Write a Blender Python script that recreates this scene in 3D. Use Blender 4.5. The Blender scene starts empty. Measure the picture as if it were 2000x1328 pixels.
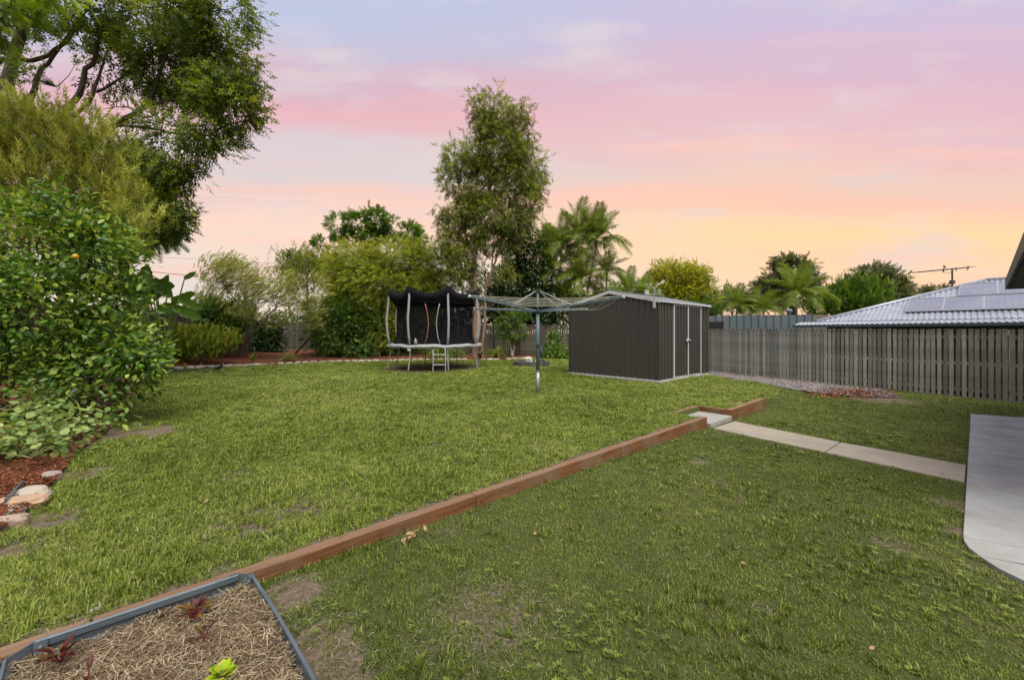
import bpy, math, random
import numpy as np
from mathutils import Vector, Matrix
random.seed(7); RNG = np.random.default_rng(7)
SC = bpy.context.scene; COL = SC.collection
F = 778.0; CAMZ = 1.2
# ------------------------------------------------------------------ camera
cd = bpy.data.cameras.new('camera'); cam = bpy.data.objects.new('camera', cd); COL.objects.link(cam)
cam.location = (0, 0, CAMZ); cam.rotation_euler = (math.radians(90), 0, 0)
cd.sensor_width = 36.0; cd.lens = 14.0; cd.shift_y = -13/2000.0; cd.clip_start = .05; cd.clip_end = 3000
SC.camera = cam
SC.view_settings.view_transform = 'Standard'; SC.view_settings.look = 'None'
SC.view_settings.exposure = 1.45; SC.view_settings.gamma = 1.0; SC.view_settings.use_curve_mapping = False
SC.render.engine = 'CYCLES'
SC.cycles.max_bounces = 8; SC.cycles.transparent_max_bounces = 16
SC.cycles.diffuse_bounces = 3; SC.cycles.glossy_bounces = 2
# ------------------------------------------------------------------ node helpers
def s2l(c):
    return tuple(((v/255.0)/12.92 if v/255.0 <= .04045 else ((v/255.0+.055)/1.055)**2.4) for v in c)
class NT:
    def __init__(s, t): s.t = t
    def n(s, typ, **kw):
        nd = s.t.nodes.new(typ)
        for k, v in kw.items():
            if k.startswith('in_'):
                key = k[3:]; key = int(key) if key.isdigit() else key
                s.put(nd.inputs[key], v)
            else: setattr(nd, k, v)
        return nd
    def put(s, sock, v):
        if isinstance(v, bpy.types.NodeSocket): s.t.links.new(v, sock)
        elif isinstance(v, bpy.types.Node): s.t.links.new(v.outputs[0], sock)
        else:
            try: sock.default_value = v
            except Exception: sock.default_value = tuple(v)+(1,)
    def m(s, op, a, b=0.0, c=None, clamp=False):
        nd = s.t.nodes.new('ShaderNodeMath'); nd.operation = op; nd.use_clamp = clamp
        s.put(nd.inputs[0], a); s.put(nd.inputs[1], b)
        if c is not None: s.put(nd.inputs[2], c)
        return nd.outputs[0]
    def mix(s, f, a, b, mode='MIX'):
        nd = s.t.nodes.new('ShaderNodeMix'); nd.data_type = 'RGBA'; nd.blend_type = mode
        s.put(nd.inputs[0], f); s.put(nd.inputs[6], a if not isinstance(a, tuple) else a[:3]+(1,)); s.put(nd.inputs[7], b if not isinstance(b, tuple) else b[:3]+(1,))
        return nd.outputs[2]
    def ramp(s, f, stops, interp='LINEAR'):
        nd = s.t.nodes.new('ShaderNodeValToRGB'); cr = nd.color_ramp; cr.interpolation = interp
        while len(cr.elements) < len(stops): cr.elements.new(.5)
        for e, (p, c) in zip(cr.elements, sorted(stops, key=lambda q: q[0])):
            e.position = p; e.color = tuple(c[:3])+(1,)
        s.put(nd.inputs[0], f); return nd.outputs[0]
    def maprange(s, v, a, b, c=0.0, d=1.0, smooth=False):
        nd = s.t.nodes.new('ShaderNodeMapRange')
        if smooth: nd.interpolation_type = 'SMOOTHSTEP'
        for i, q in enumerate((v, a, b, c, d)): s.put(nd.inputs[i], q)
        return nd.outputs[0]
    def noise(s, vec, scale, detail=4, rough=.55, out=0, **kw):
        nd = s.t.nodes.new('ShaderNodeTexNoise'); s.put(nd.inputs['Vector'], vec)
        nd.inputs['Scale'].default_value = scale; nd.inputs['Detail'].default_value = detail; nd.inputs['Roughness'].default_value = rough
        for k, v in kw.items(): nd.inputs[k].default_value = v
        return nd.outputs[out]
# ------------------------------------------------------------------ world: dusk sky in cloud bands
W = bpy.data.worlds.new('World'); SC.world = W; W.use_nodes = True
t = NT(W.node_tree); W.node_tree.nodes.clear()
tc = t.n('ShaderNodeTexCoord'); sx = t.n('ShaderNodeSeparateXYZ', in_0=tc.outputs['Generated'])
X, Y, Z = sx.outputs
hor = t.m('SQRT', t.m('ADD', t.m('MULTIPLY', X, X), t.m('MULTIPLY', Y, Y)))
cosa = t.m('DIVIDE', Y, t.m('MAXIMUM', hor, .001))
cosl = t.m('SMOOTH_MAX', cosa, .58, .12)
tane = t.m('DIVIDE', Z, t.m('MAXIMUM', hor, .02))
p = t.m('DIVIDE', tane, cosl)
az = t.m('DIVIDE', X, t.m('MAXIMUM', t.m('SMOOTH_MAX', Y, .2, .2), .05))
cv = t.n('ShaderNodeCombineXYZ', in_0=t.m('MULTIPLY', az, 1.0), in_1=t.m('MULTIPLY', p, 6.0), in_2=0.0)
n1 = t.noise(cv, 1.1, 4, .5); n2 = t.noise(cv, 3.0, 5, .6)
cv2 = t.n('ShaderNodeCombineXYZ', in_0=t.m('ADD', az, 7.3), in_1=t.m('MULTIPLY', p, 3.0), in_2=2.0)
n3 = t.noise(cv2, .9, 2, .5)
pw = t.m('ADD', p, t.m('ADD', t.m('MULTIPLY', t.m('SUBTRACT', n1, .5), .21), t.m('MULTIPLY', t.m('SUBTRACT', n2, .5), .075)))
pw = t.m('ADD', pw, t.m('MULTIPLY', t.m('SUBTRACT', az, 0.0), .02))
def sk(y): return max(0.0, min(1.0, (651-y)/778.0))
L_ = [(0, (228, 208, 190)), (sk(590), (232, 212, 192)), (sk(540), (226, 213, 200)), (sk(505), (244, 210, 187)), (sk(450), (250, 207, 183)), (sk(400), (238, 196, 186)),
      (sk(350), (216, 199, 200)), (sk(300), (214, 196, 203)), (sk(262), (228, 180, 188)), (sk(220), (236, 170, 180)), (sk(180), (216, 172, 192)), (sk(110), (192, 184, 212)), (sk(40), (180, 190, 226)), (sk(-40), (176, 186, 222)), (1.0, (172, 186, 222))]
R_ = [(0, (255, 206, 150)), (sk(580), (254, 208, 160)), (sk(540), (254, 208, 160)), (sk(490), (255, 208, 156)), (sk(455), (255, 210, 150)), (sk(420), (252, 204, 162)), (sk(385), (248, 192, 168)),
      (sk(335), (236, 196, 178)), (sk(290), (236, 186, 182)), (sk(240), (226, 184, 192)), (sk(180), (224, 178, 192)), (sk(120), (214, 176, 198)), (sk(50), (204, 180, 210)), (sk(-40), (188, 184, 220)), (1.0, (176, 186, 222))]
def des(c, k=.26): g_ = .3*c[0]+.5*c[1]+.2*c[2]; return tuple(v*(1-k)+g_*k for v in c)
cl = t.ramp(pw, [(a, s2l(des(c))) for a, c in L_]); cr_ = t.ramp(pw, [(a, s2l(des(c, .17))) for a, c in R_])
side = t.maprange(t.m('ADD', az, t.m('MULTIPLY', t.m('SUBTRACT', n3, .5), .9)), -.45, .95, 0, 1, True)
skyc = t.mix(side, cl, cr_)
# thin grey-blue veils, peach streaks
n4 = t.noise(cv, 1.9, 4, .55, W=0) if False else t.noise(cv2, 2.3, 4, .55)
veil = t.m('MULTIPLY', t.maprange(n4, .48, .68, 0, .6, True), t.maprange(p, .05, .2, 0, 1, True))
skyc = t.mix(veil, skyc, s2l((216, 205, 208)))
n5 = t.noise(t.n('ShaderNodeCombineXYZ', in_0=t.m('MULTIPLY', az, .8), in_1=t.m('MULTIPLY', p, 11.0), in_2=5.0), 1.3, 4, .6)
skyc = t.mix(t.m('MULTIPLY', t.maprange(n5, .50, .68, 0, .42, True), t.maprange(p, .42, .62, 1, .25, True)), skyc, s2l((252, 196, 172)))
# contrail: a thin bright line low on the left
dl = t.m('ABSOLUTE', t.m('SUBTRACT', p, t.m('ADD', .3085, t.m('MULTIPLY', az, -.054))))
cont = t.m('MULTIPLY', t.maprange(dl, 0, .0028, .5, 0, True), t.m('MULTIPLY', t.maprange(az, -.9, -.8, 0, 1), t.maprange(az, -.75, -.12, 1, 0)))
skyc = t.mix(cont, skyc, s2l((255, 214, 190)))
# below the horizon: dim earth
skyc = t.mix(t.maprange(Z, -.02, 0, 1, 0), skyc, (.10, .10, .07))
ny = t.n('ShaderNodeTexSky', sky_type='NISHITA'); ny.sun_disc = False
SUN_EL, SUN_AZ = math.radians(60), math.radians(160)      # azimuth clockwise from +Y: behind the camera, to the right
ny.sun_elevation = SUN_EL; ny.sun_rotation = SUN_AZ
b1 = t.n('ShaderNodeBackground', in_0=skyc, in_1=.415)
out = t.n('ShaderNodeOutputWorld'); t.put(out.inputs[0], b1.outputs[0])
W.node_tree.nodes.remove(ny)
# ------------------------------------------------------------------ sun (soft, through high cloud)
sd = bpy.data.lights.new('sun', 'SUN'); sun = bpy.data.objects.new('sun', sd); COL.objects.link(sun)
sd.energy = 1.5; sd.angle = math.radians(50); sd.color = (1.0, .97, .82)
sdir = Vector((math.sin(SUN_AZ)*math.cos(SUN_EL), math.cos(SUN_AZ)*math.cos(SUN_EL), math.sin(SUN_EL)))
sun.rotation_euler = sdir.to_track_quat('Z', 'Y').to_euler(); sun.location = sdir*60

# ------------------------------------------------------------------ terrain function
OX, OY = 2.76, 5.63; UX, UY = .742, .670      # end of the long timber edging, and its direction
def ab(x, y): return (x-OX)*UX+(y-OY)*UY, (x-OX)*UY-(y-OY)*UX
def xy(a, b): return OX+a*UX+b*UY, OY+a*UY-b*UX
FR0 = (12.0, 6.2); FR1 = (4.1, 20.35)         # right fence line
def sst(x): x = np.clip(x, 0, 1); return x*x*(3-2*x)
_fd = np.array(FR1)-np.array(FR0); _fd = _fd/np.linalg.norm(_fd)
def h(x, y):
    x = np.asarray(x, float); y = np.asarray(y, float)
    a = (x-OX)*UX+(y-OY)*UY; b = (x-OX)*UY-(y-OY)*UX
    low = -.075-.02*np.clip(x, -4, 14)
    w = np.where(a > 2.48, np.minimum(.03+(a-2.48)*.55, 2.2), .001)
    k = sst((b+np.where(a > 2.9, 0, .045)+w)/(2*w))
    dist = (x-FR0[0])*(-_fd[1])+(y-FR0[1])*_fd[0]    # left of line positive = garden side
    dist = np.where(_fd[0]*1 < 0, -( (x-FR0[0])*_fd[1]-(y-FR0[1])*_fd[0]), dist)
    kf = sst((3.8-dist)/3.6)*sst((a-2.6)/2.0)
    k = np.maximum(k, kf)
    z = low*k
    z = z-.75*sst((-dist-.3)/2.5)*sst((y-3)/3)
    notch = (a > -.02) & (a < .80) & (b > -.44) & (b <= .02)
    z = np.where(notch, -.16, z)
    bed = sst((-x-4)/7.0)*0
    und = .012*np.sin(x*1.3+y*.7)+.010*np.sin(x*.5-y*1.1+2)
    und = und*(1-.85*sst(b/.5))
    return z+bed+und*sst((np.abs(b)-.3)/.8)*sst((np.hypot(x, y)-1)/1)
def G(px, py, dz=0.0):
    dx = (px-1000)/F; dd = -(py-651)/F; Yv = 8.0
    ts = np.arange(.5, 40, .05); hit = np.nonzero(CAMZ+ts*dd-(h(dx*ts, ts)+dz) <= 0)[0]
    hi = float(ts[hit[0]]) if len(hit) else 40.0; lo = hi-.05
    for _ in range(20):
        mid = (lo+hi)/2
        if CAMZ+mid*dd-(float(h(dx*mid, mid))+dz) > 0: lo = mid
        else: hi = mid
    return Vector((dx*lo, lo, float(h(dx*lo, lo))))
def P(px, py, Y): return Vector(((px-1000)/F*Y, Y, CAMZ+(651-py)/F*Y))

# ------------------------------------------------------------------ mesh helpers
class MB:
    def __init__(s): s.v = []; s.f = []; s.tone = []
    def add(s, vs, fs):
        o = len(s.v); s.v += [tuple(q) for q in vs]; s.f += [tuple(i+o for i in f) for f in fs]; return s
    def box(s, c, sz, rz=0.0, M=None):
        hx, hy, hz = sz[0]/2, sz[1]/2, sz[2]/2
        vs = [Vector((x*hx, y*hy, z*hz)) for z in (-1, 1) for y in (-1, 1) for x in (-1, 1)]
        R = M if M is not None else Matrix.Rotation(rz, 3, 'Z')
        vs = [R @ q + Vector(c) for q in vs]
        return s.add(vs, [(0, 2, 3, 1), (4, 5, 7, 6), (0, 1, 5, 4), (2, 6, 7, 3), (0, 4, 6, 2), (1, 3, 7, 5)])
    def bar(s, p0, p1, w, hh, up=(0, 0, 1)):
        p0, p1 = Vector(p0), Vector(p1); d = p1-p0; L = d.length; d.normalize(); u = Vector(up)
        sd_ = d.cross(u)
        if sd_.length < 1e-4: sd_ = d.cross(Vector((1, 0, 0)))
        sd_.normalize(); uu = sd_.cross(d).normalized()
        M = Matrix((d, sd_, uu)).transposed()
        return s.box((p0+p1)/2, (L, w, hh), M=M)
    def tube(s, pts, r, n=8, caps=True):
        pts = [Vector(q) for q in pts]; k = len(pts)
        rs = r if isinstance(r, (list, tuple)) else [r]*k
        o = len(s.v); ref = Vector((0, 0, 1))
        prev = None
        for i, q in enumerate(pts):
            d = (pts[min(i+1, k-1)]-pts[max(i-1, 0)])
            if d.length < 1e-9: d = Vector((0, 0, 1))
            d.normalize()
            if prev is None:
                a = d.cross(ref)
                if a.length < 1e-2: a = d.cross(Vector((1, 0, 0)))
            else:
                a = prev-d*prev.dot(d)
            a.normalize(); prev = a; b = d.cross(a)
            for j in range(n):
                th = 2*math.pi*j/n
                s.v.append(tuple(q+(a*math.cos(th)+b*math.sin(th))*rs[i]))
        for i in range(k-1):
            for j in range(n):
                j2 = (j+1) % n
                s.f.append((o+i*n+j, o+i*n+j2, o+(i+1)*n+j2, o+(i+1)*n+j))
        if caps:
            s.f.append(tuple(o+j for j in reversed(range(n)))); s.f.append(tuple(o+(k-1)*n+j for j in range(n)))
        return s
    def lathe(s, c, prof, n=16, M=None):
        o = len(s.v); c = Vector(c); R = M or Matrix.Identity(3)
        for (r, z) in prof:
            for j in range(n):
                th = 2*math.pi*j/n
                s.v.append(tuple(c+R @ Vector((r*math.cos(th), r*math.sin(th), z))))
        for i in range(len(prof)-1):
            for j in range(n):
                j2 = (j+1) % n
                s.f.append((o+i*n+j, o+i*n+j2, o+(i+1)*n+j2, o+(i+1)*n+j))
        s.f.append(tuple(o+j for j in reversed(range(n)))); s.f.append(tuple(o+(len(prof)-1)*n+j for j in range(n)))
        return s
    def prism(s, poly, z0, z1, ztop=None):
        n = len(poly); o = len(s.v)
        for (x, y) in poly: s.v.append((x, y, z0(x, y) if callable(z0) else z0))
        for (x, y) in poly: s.v.append((x, y, z1(x, y) if callable(z1) else z1))
        s.f.append(tuple(o+i for i in reversed(range(n)))); s.f.append(tuple(o+n+i for i in range(n)))
        for i in range(n):
            j = (i+1) % n; s.f.append((o+i, o+j, o+n+j, o+n+i))
        return s
    def grid(s, rows):
        o = len(s.v); m = len(rows[0])
        for r in rows: s.v += [tuple(q) for q in r]
        for i in range(len(rows)-1):
            for j in range(m-1):
                s.f.append((o+i*m+j, o+i*m+j+1, o+(i+1)*m+j+1, o+(i+1)*m+j))
        return s
def root_of(o):
    while o.parent is not None: o = o.parent
    return o
def link(name, me, mat, parent=None, kind=None, label=None, cat=None, group=None):
    o = bpy.data.objects.new(name, me); COL.objects.link(o)
    if mat is not None and not me.materials: me.materials.append(mat)
    if parent is not None: o.parent = parent
    if kind: o['kind'] = kind
    if label: o['label'] = label
    if cat: o['category'] = cat
    if group: o['group'] = group
    return o
def obj(name, mb, mat, parent=None, smooth=False, local=False, bevel=0.0, **kw):
    me = bpy.data.meshes.new(name)
    off = Vector((0, 0, 0))
    if parent is not None and not local:
        Mi = root_of(parent).matrix_basis.inverted()
        vs = [tuple(Mi @ Vector(q)) for q in mb.v]
    else: vs = mb.v
    me.from_pydata(vs, [], mb.f); me.update()
    if smooth: me.polygons.foreach_set('use_smooth', [True]*len(me.polygons))
    o = link(name, me, mat, parent, **kw)
    if bevel > 0:
        b = o.modifiers.new('bevel', 'BEVEL'); b.width = bevel; b.segments = 2; b.limit_method = 'ANGLE'
    return o
def thing(name, loc, label, cat, group=None, rz=0.0, kind=None):
    o = bpy.data.objects.new(name, None); COL.objects.link(o); o.empty_display_size = .2
    o.location = loc; o.rotation_euler = (0, 0, rz)
    o.matrix_basis = Matrix.Translation(Vector(loc)) @ Matrix.Rotation(rz, 4, 'Z')
    if kind: o['kind'] = kind
    if label: o['label'] = label
    if cat: o['category'] = cat
    if group: o['group'] = group
    return o
def fastmesh(name, V, T, tone=None):
    me = bpy.data.meshes.new(name); n = len(T); k = T.shape[1]
    me.vertices.add(len(V)); me.vertices.foreach_set('co', np.ascontiguousarray(V, np.float32).ravel())
    me.loops.add(n*k); me.loops.foreach_set('vertex_index', np.ascontiguousarray(T, np.int32).ravel())
    me.polygons.add(n); me.polygons.foreach_set('loop_start', np.arange(0, n*k, k, dtype=np.int32))
    if tone is not None:
        a = me.attributes.new('tone', 'FLOAT', 'POINT'); a.data.foreach_set('value', np.ascontiguousarray(tone, np.float32))
    me.update(calc_edges=True)
    return me
def nrm(a): return a/np.maximum(np.linalg.norm(a, axis=-1, keepdims=True), 1e-9)
# leaf templates: x across, y along, z normal
def T_leaf(w=.35, fold=.06, droop=.08):
    V = np.array([(0, 0, 0), (-w/2, .45, fold), (0, 1, -droop), (w/2, .45, fold)], float); return V, np.array([(0, 3, 2), (0, 2, 1)])
def T_needle(w=.08):
    return np.array([(-w/2, 0, 0), (w/2, 0, 0), (0, 1, 0)], float), np.array([(0, 1, 2)])
def T_leaf8(w=.45, fold=.07, droop=.14):
    V = [(0, 0, 0)]; 
    for yy, ww in ((.15, .55), (.4, 1.0), (.7, .8)):
        z = -droop*yy*yy
        V += [(-w/2*ww, yy, z+fold*ww), (0, yy, z), (w/2*ww, yy, z+fold*ww)]
    V += [(0, 1, -droop)]
    Tt = [(0, 2, 1), (0, 3, 2)]
    for r in (1, 4):
        Tt += [(r, r+1, r+4), (r, r+4, r+3), (r+1, r+2, r+5), (r+1, r+5, r+4)]
    Tt += [(7, 8, 10), (8, 9, 10)]
    return np.array(V, float), np.array(Tt)
def T_feather(n=9, l=.3, w=.09, curve=.25):
    V = []; Tt = []
    for i in range(n):
        yv = .08+.92*i/n; zc = -curve*yv*yv; ll = l*math.sin(math.pi*(.15+.8*i/n))**.6
        for sgn in (-1, 1):
            o = len(V)
            V += [(0, yv-w/2, zc), (0, yv+w/2, zc), (sgn*ll, yv+ll*.35, zc-.25*ll)]
            Tt.append((o, o+1, o+2))
    o = len(V); V += [(-.008, 0, 0), (.008, 0, 0), (0, 1, -curve)]; Tt.append((o, o+1, o+2))
    return np.array(V, float), np.array(Tt)
def T_sprig(n=7, ll=.38, w=.4, ang=55, droop=.2, stem=True, seed=1):
    r = random.Random(seed); V = []; Tt = []
    lv, lt = T_leaf(w)
    for i in range(n):
        yv = .1+.7*i/max(n-1, 1); th = math.radians(ang)*(1-.6*i/max(n-1, 1)); ph = i*2.4
        ax = Vector((math.sin(th)*math.cos(ph), math.cos(th), math.sin(th)*math.sin(ph)*.8-droop)).normalized()
        nn = (Vector((0, 0, 1))-ax*ax.z).normalized(); sdv = ax.cross(nn)
        s_ = ll*r.uniform(.8, 1.2); o = len(V)
        for q in lv: V.append(tuple(Vector((0, yv, 0))+sdv*q[0]*s_+ax*q[1]*s_+nn*q[2]*s_))
        Tt += [tuple(i2+o for i2 in f) for f in lt]
    return np.array(V, float), np.array(Tt)
def T_brush(n=26, l=.22, w=.035, ang=50, seed=3):
    r = random.Random(seed); V = []; Tt = []
    for i in range(n):
        yv = .05+.9*i/n; th = math.radians(ang*(1-.5*i/n)); ph = i*2.399
        ax = Vector((math.sin(th)*math.cos(ph), math.cos(th), math.sin(th)*math.sin(ph))).normalized()
        sdv = ax.cross(Vector((r.uniform(-1, 1), r.uniform(-1, 1), r.uniform(-1, 1)))).normalized()
        o = len(V); b = Vector((0, yv, 0)); s_ = l*r.uniform(.7, 1.2)
        V += [tuple(b-sdv*w/2), tuple(b+sdv*w/2), tuple(b+ax*s_)]; Tt.append((o, o+1, o+2))
    return np.array(V, float), np.array(Tt)
def scatter(name, tmpl, Pn, A, Nn, sc, tone):
    V, T = tmpl; N = len(Pn); k = len(V)
    A = nrm(A); S = nrm(np.cross(A, Nn)); Nn = np.cross(S, A)
    sc = np.asarray(sc).reshape(-1, 1, 1)*np.ones((N, 1, 1))
    VV = Pn[:, None, :]+sc*(V[None, :, 0:1]*S[:, None, :]+V[None, :, 1:2]*A[:, None, :]+V[None, :, 2:3]*Nn[:, None, :])
    TT = (T[None, :, :]+(np.arange(N)*k)[:, None, None]).reshape(-1, 3)
    return fastmesh(name, VV.reshape(-1, 3), TT, np.repeat(tone, k))
def rdir(n):
    v = RNG.normal(size=(n, 3)); return nrm(v)

# ------------------------------------------------------------------ materials
MATS = {}
def base_mat(name):
    m = bpy.data.materials.new(name); m.use_nodes = True; m.node_tree.nodes.clear(); return m, NT(m.node_tree)
def finish(t, sh):
    o = t.n('ShaderNodeOutputMaterial'); t.put(o.inputs[0], sh); 
def surf(name, c1, c2=None, scale=8, rough=.7, bump=0.0, stretch=(1, 1, 1), metal=0.0, c3=None, scale3=1.5, amt3=.5, orand=0.0, spec=.5, coord='Object', bscale=None, detail=5):
    m, t = base_mat(name); tc = t.n('ShaderNodeTexCoord'); mp = t.n('ShaderNodeMapping', in_0=tc.outputs[coord]); mp.inputs['Scale'].default_value = stretch
    c2 = c2 or tuple(v*.7 for v in c1)
    n = t.noise(mp, scale, detail, .6); c = t.mix(t.maprange(n, .3, .7), c1, c2)
    if c3 is not None:
        n2 = t.noise(tc.outputs[coord], scale3, 4, .6); c = t.mix(t.maprange(n2, .45, .7, 0, amt3), c, c3)
    if orand > 0:
        oi = t.n('ShaderNodeObjectInfo'); hv = t.n('ShaderNodeHueSaturation'); t.put(hv.inputs['Color'], c)
        t.put(hv.inputs['Value'], t.maprange(oi.outputs['Random'], 0, 1, 1-orand, 1+orand))
        r2 = t.m('FRACT', t.m('MULTIPLY', oi.outputs['Random'], 17.31))
        t.put(hv.inputs['Saturation'], t.maprange(r2, 0, 1, .7, 1.15)); c = hv.outputs[0]
    bs = t.n('ShaderNodeBsdfPrincipled'); t.put(bs.inputs['Base Color'], c); bs.inputs['Roughness'].default_value = rough; bs.inputs['Metallic'].default_value = metal
    bs.inputs['Specular IOR Level'].default_value = spec
    if bump > 0:
        nb = t.noise(mp, bscale or scale*2, 6, .65); bp = t.n('ShaderNodeBump', in_Height=nb); bp.inputs['Strength'].default_value = bump; bp.inputs['Distance'].default_value = .02
        t.put(bs.inputs['Normal'], bp.outputs[0])
    finish(t, bs.outputs[0]); return m
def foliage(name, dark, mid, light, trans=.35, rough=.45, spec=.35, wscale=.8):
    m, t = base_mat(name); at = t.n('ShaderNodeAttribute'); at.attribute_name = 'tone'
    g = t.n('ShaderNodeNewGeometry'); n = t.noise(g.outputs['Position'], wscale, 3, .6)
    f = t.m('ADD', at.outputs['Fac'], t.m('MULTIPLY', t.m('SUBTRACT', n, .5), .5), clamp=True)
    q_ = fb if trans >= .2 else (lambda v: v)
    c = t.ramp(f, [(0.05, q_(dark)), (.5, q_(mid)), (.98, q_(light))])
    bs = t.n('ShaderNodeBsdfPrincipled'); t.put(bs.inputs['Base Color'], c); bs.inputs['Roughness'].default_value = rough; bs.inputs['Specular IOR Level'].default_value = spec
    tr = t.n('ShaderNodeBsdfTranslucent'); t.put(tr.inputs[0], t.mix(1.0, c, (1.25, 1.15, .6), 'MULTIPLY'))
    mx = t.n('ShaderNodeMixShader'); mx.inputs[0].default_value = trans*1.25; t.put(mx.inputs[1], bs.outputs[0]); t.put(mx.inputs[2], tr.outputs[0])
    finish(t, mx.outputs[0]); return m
def fb(c, k=1.0): return (min(.62, c[0]*1.5*k), min(.62, c[1]*1.52*k), min(.6, c[2]*1.15*k))
M_galv = surf('galvanised', (.42, .43, .45), (.30, .31, .33), 25, .45, metal=.5)
M_pole = surf('foam_sleeve', (.46, .45, .47), (.20, .20, .22), 45, .8, .3, c3=(.3, .29, .3), scale3=9)
M_pad = surf('grey_pad', (.42, .44, .46), (.30, .32, .35), 20, .6, .3, c3=(.18, .18, .18), scale3=12, amt3=.5)
M_black = surf('black_fabric', (.006, .007, .010), (.011, .012, .016), 30, .95, .2, spec=.15)
M_fblue = surf('hoist_blue', (.10, .17, .21), (.075, .13, .16), 20, .45, c3=(.2, .22, .22), scale3=6)
M_white = surf('white_trim', (.62, .64, .66), (.5, .52, .54), 12, .5)
M_steelgrey = surf('planter_steel', (.115, .15, .185), (.085, .115, .14), 12, .35, c3=(.2, .23, .25), scale3=5, amt3=.4, metal=.2)
M_shed = surf('shed_steel', (.064, .062, .058), (.056, .054, .050), 6, .38, c3=(.085, .076, .058), scale3=1.2, amt3=.4)
M_timber = None
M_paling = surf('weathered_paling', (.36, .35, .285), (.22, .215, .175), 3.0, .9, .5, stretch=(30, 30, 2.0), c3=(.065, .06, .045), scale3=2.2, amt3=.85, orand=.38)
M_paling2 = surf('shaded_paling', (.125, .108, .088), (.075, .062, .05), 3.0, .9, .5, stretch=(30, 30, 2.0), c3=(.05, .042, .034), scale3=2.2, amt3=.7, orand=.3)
M_conc = surf('concrete', (.42, .42, .405), (.34, .34, .335), 5, .85, .2, c3=(.25, .24, .225), scale3=2.3, amt3=.8, bscale=60, stretch=(1, 1, 1))
M_path = surf('path_concrete', (.40, .345, .27), (.33, .28, .215), 6, .9, .2, c3=(.27, .235, .19), scale3=2.2, amt3=.6, bscale=70)
M_tread = surf('tread_concrete', (.40, .39, .35), (.28, .27, .25), 14, .9, .4, bscale=50)
M_stone = surf('edging_stone', (.46, .42, .36), (.33, .28, .23), 9, .9, .5, c3=(.5, .33, .22), scale3=1.4, amt3=.5, orand=.2)
M_bark_d = surf('dark_bark', (.075, .055, .045), (.04, .03, .025), 12, .95, .5, stretch=(3, 3, .6))
M_bark_g = surf('gum_bark', (.30, .19, .13), (.20, .10, .06), 5, .9, .3, stretch=(4, 4, .7), c3=(.33, .28, .22), scale3=.6, amt3=.8)
M_bark_p = surf('palm_bark', (.26, .25, .22), (.17, .16, .14), 6, .9, .3, stretch=(1, 1, 6))
M_bark_w = surf('pale_bark', (.52, .48, .43), (.36, .32, .28), 8, .9, .2)
M_bark_t = surf('teatree_bark', (.22, .16, .12), (.12, .08, .06), 8, .95, .4, stretch=(3, 3, .6))
M_galvroof = surf('galvanised_roof', (.46, .49, .55), (.34, .37, .43), 3, .38, metal=.35, c3=(.28, .29, .32), scale3=.7, amt3=.5)
M_hedge = None

def timber():
    m, t = base_mat('treated_timber'); tc = t.n('ShaderNodeTexCoord'); oi = t.n('ShaderNodeObjectInfo')
    off = t.n('ShaderNodeCombineXYZ', in_0=t.m('MULTIPLY', oi.outputs['Random'], 40.0)); va = t.n('ShaderNodeVectorMath', operation='ADD'); t.put(va.inputs[0], tc.outputs['Object']); t.put(va.inputs[1], off)
    mp = t.n('ShaderNodeMapping', in_0=va.outputs[0]); mp.inputs['Scale'].default_value = (1.0, 30, 30)
    n = t.noise(mp, 3.0, 6, .65); n2 = t.noise(va.outputs[0], 2.2, 4, .6); n3 = t.noise(va.outputs[0], 14, 4, .6)
    c = t.mix(t.maprange(n, .3, .7), (.25, .112, .046), (.10, .044, .021)); c = t.mix(t.maprange(n2, .45, .68, 0, .8), c, (.20, .15, .10)); c = t.mix(t.maprange(n3, .60, .72, 0, .7), c, (.07, .04, .025))
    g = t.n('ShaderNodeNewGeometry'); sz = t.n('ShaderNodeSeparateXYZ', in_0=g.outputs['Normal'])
    top = t.m('MULTIPLY', t.maprange(sz.outputs[2], .6, .9), t.maprange(n, .25, .6, .9, .4)); c = t.mix(top, c, (.26, .165, .11))   # upward faces mixed to a paler tan
    hv = t.n('ShaderNodeHueSaturation'); t.put(hv.inputs['Color'], c); t.put(hv.inputs['Value'], t.maprange(oi.outputs['Random'], 0, 1, .88, 1.12)); 
    bs = t.n('ShaderNodeBsdfPrincipled'); t.put(bs.inputs['Base Color'], hv.outputs[0]); bs.inputs['Roughness'].default_value = .8; bs.inputs['Specular IOR Level'].default_value = .25
    bp = t.n('ShaderNodeBump', in_Height=n); bp.inputs['Strength'].default_value = .6; bp.inputs['Distance'].default_value = .01; t.put(bs.inputs['Normal'], bp.outputs[0]); finish(t, bs.outputs[0]); return m
M_timber = timber()
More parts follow.
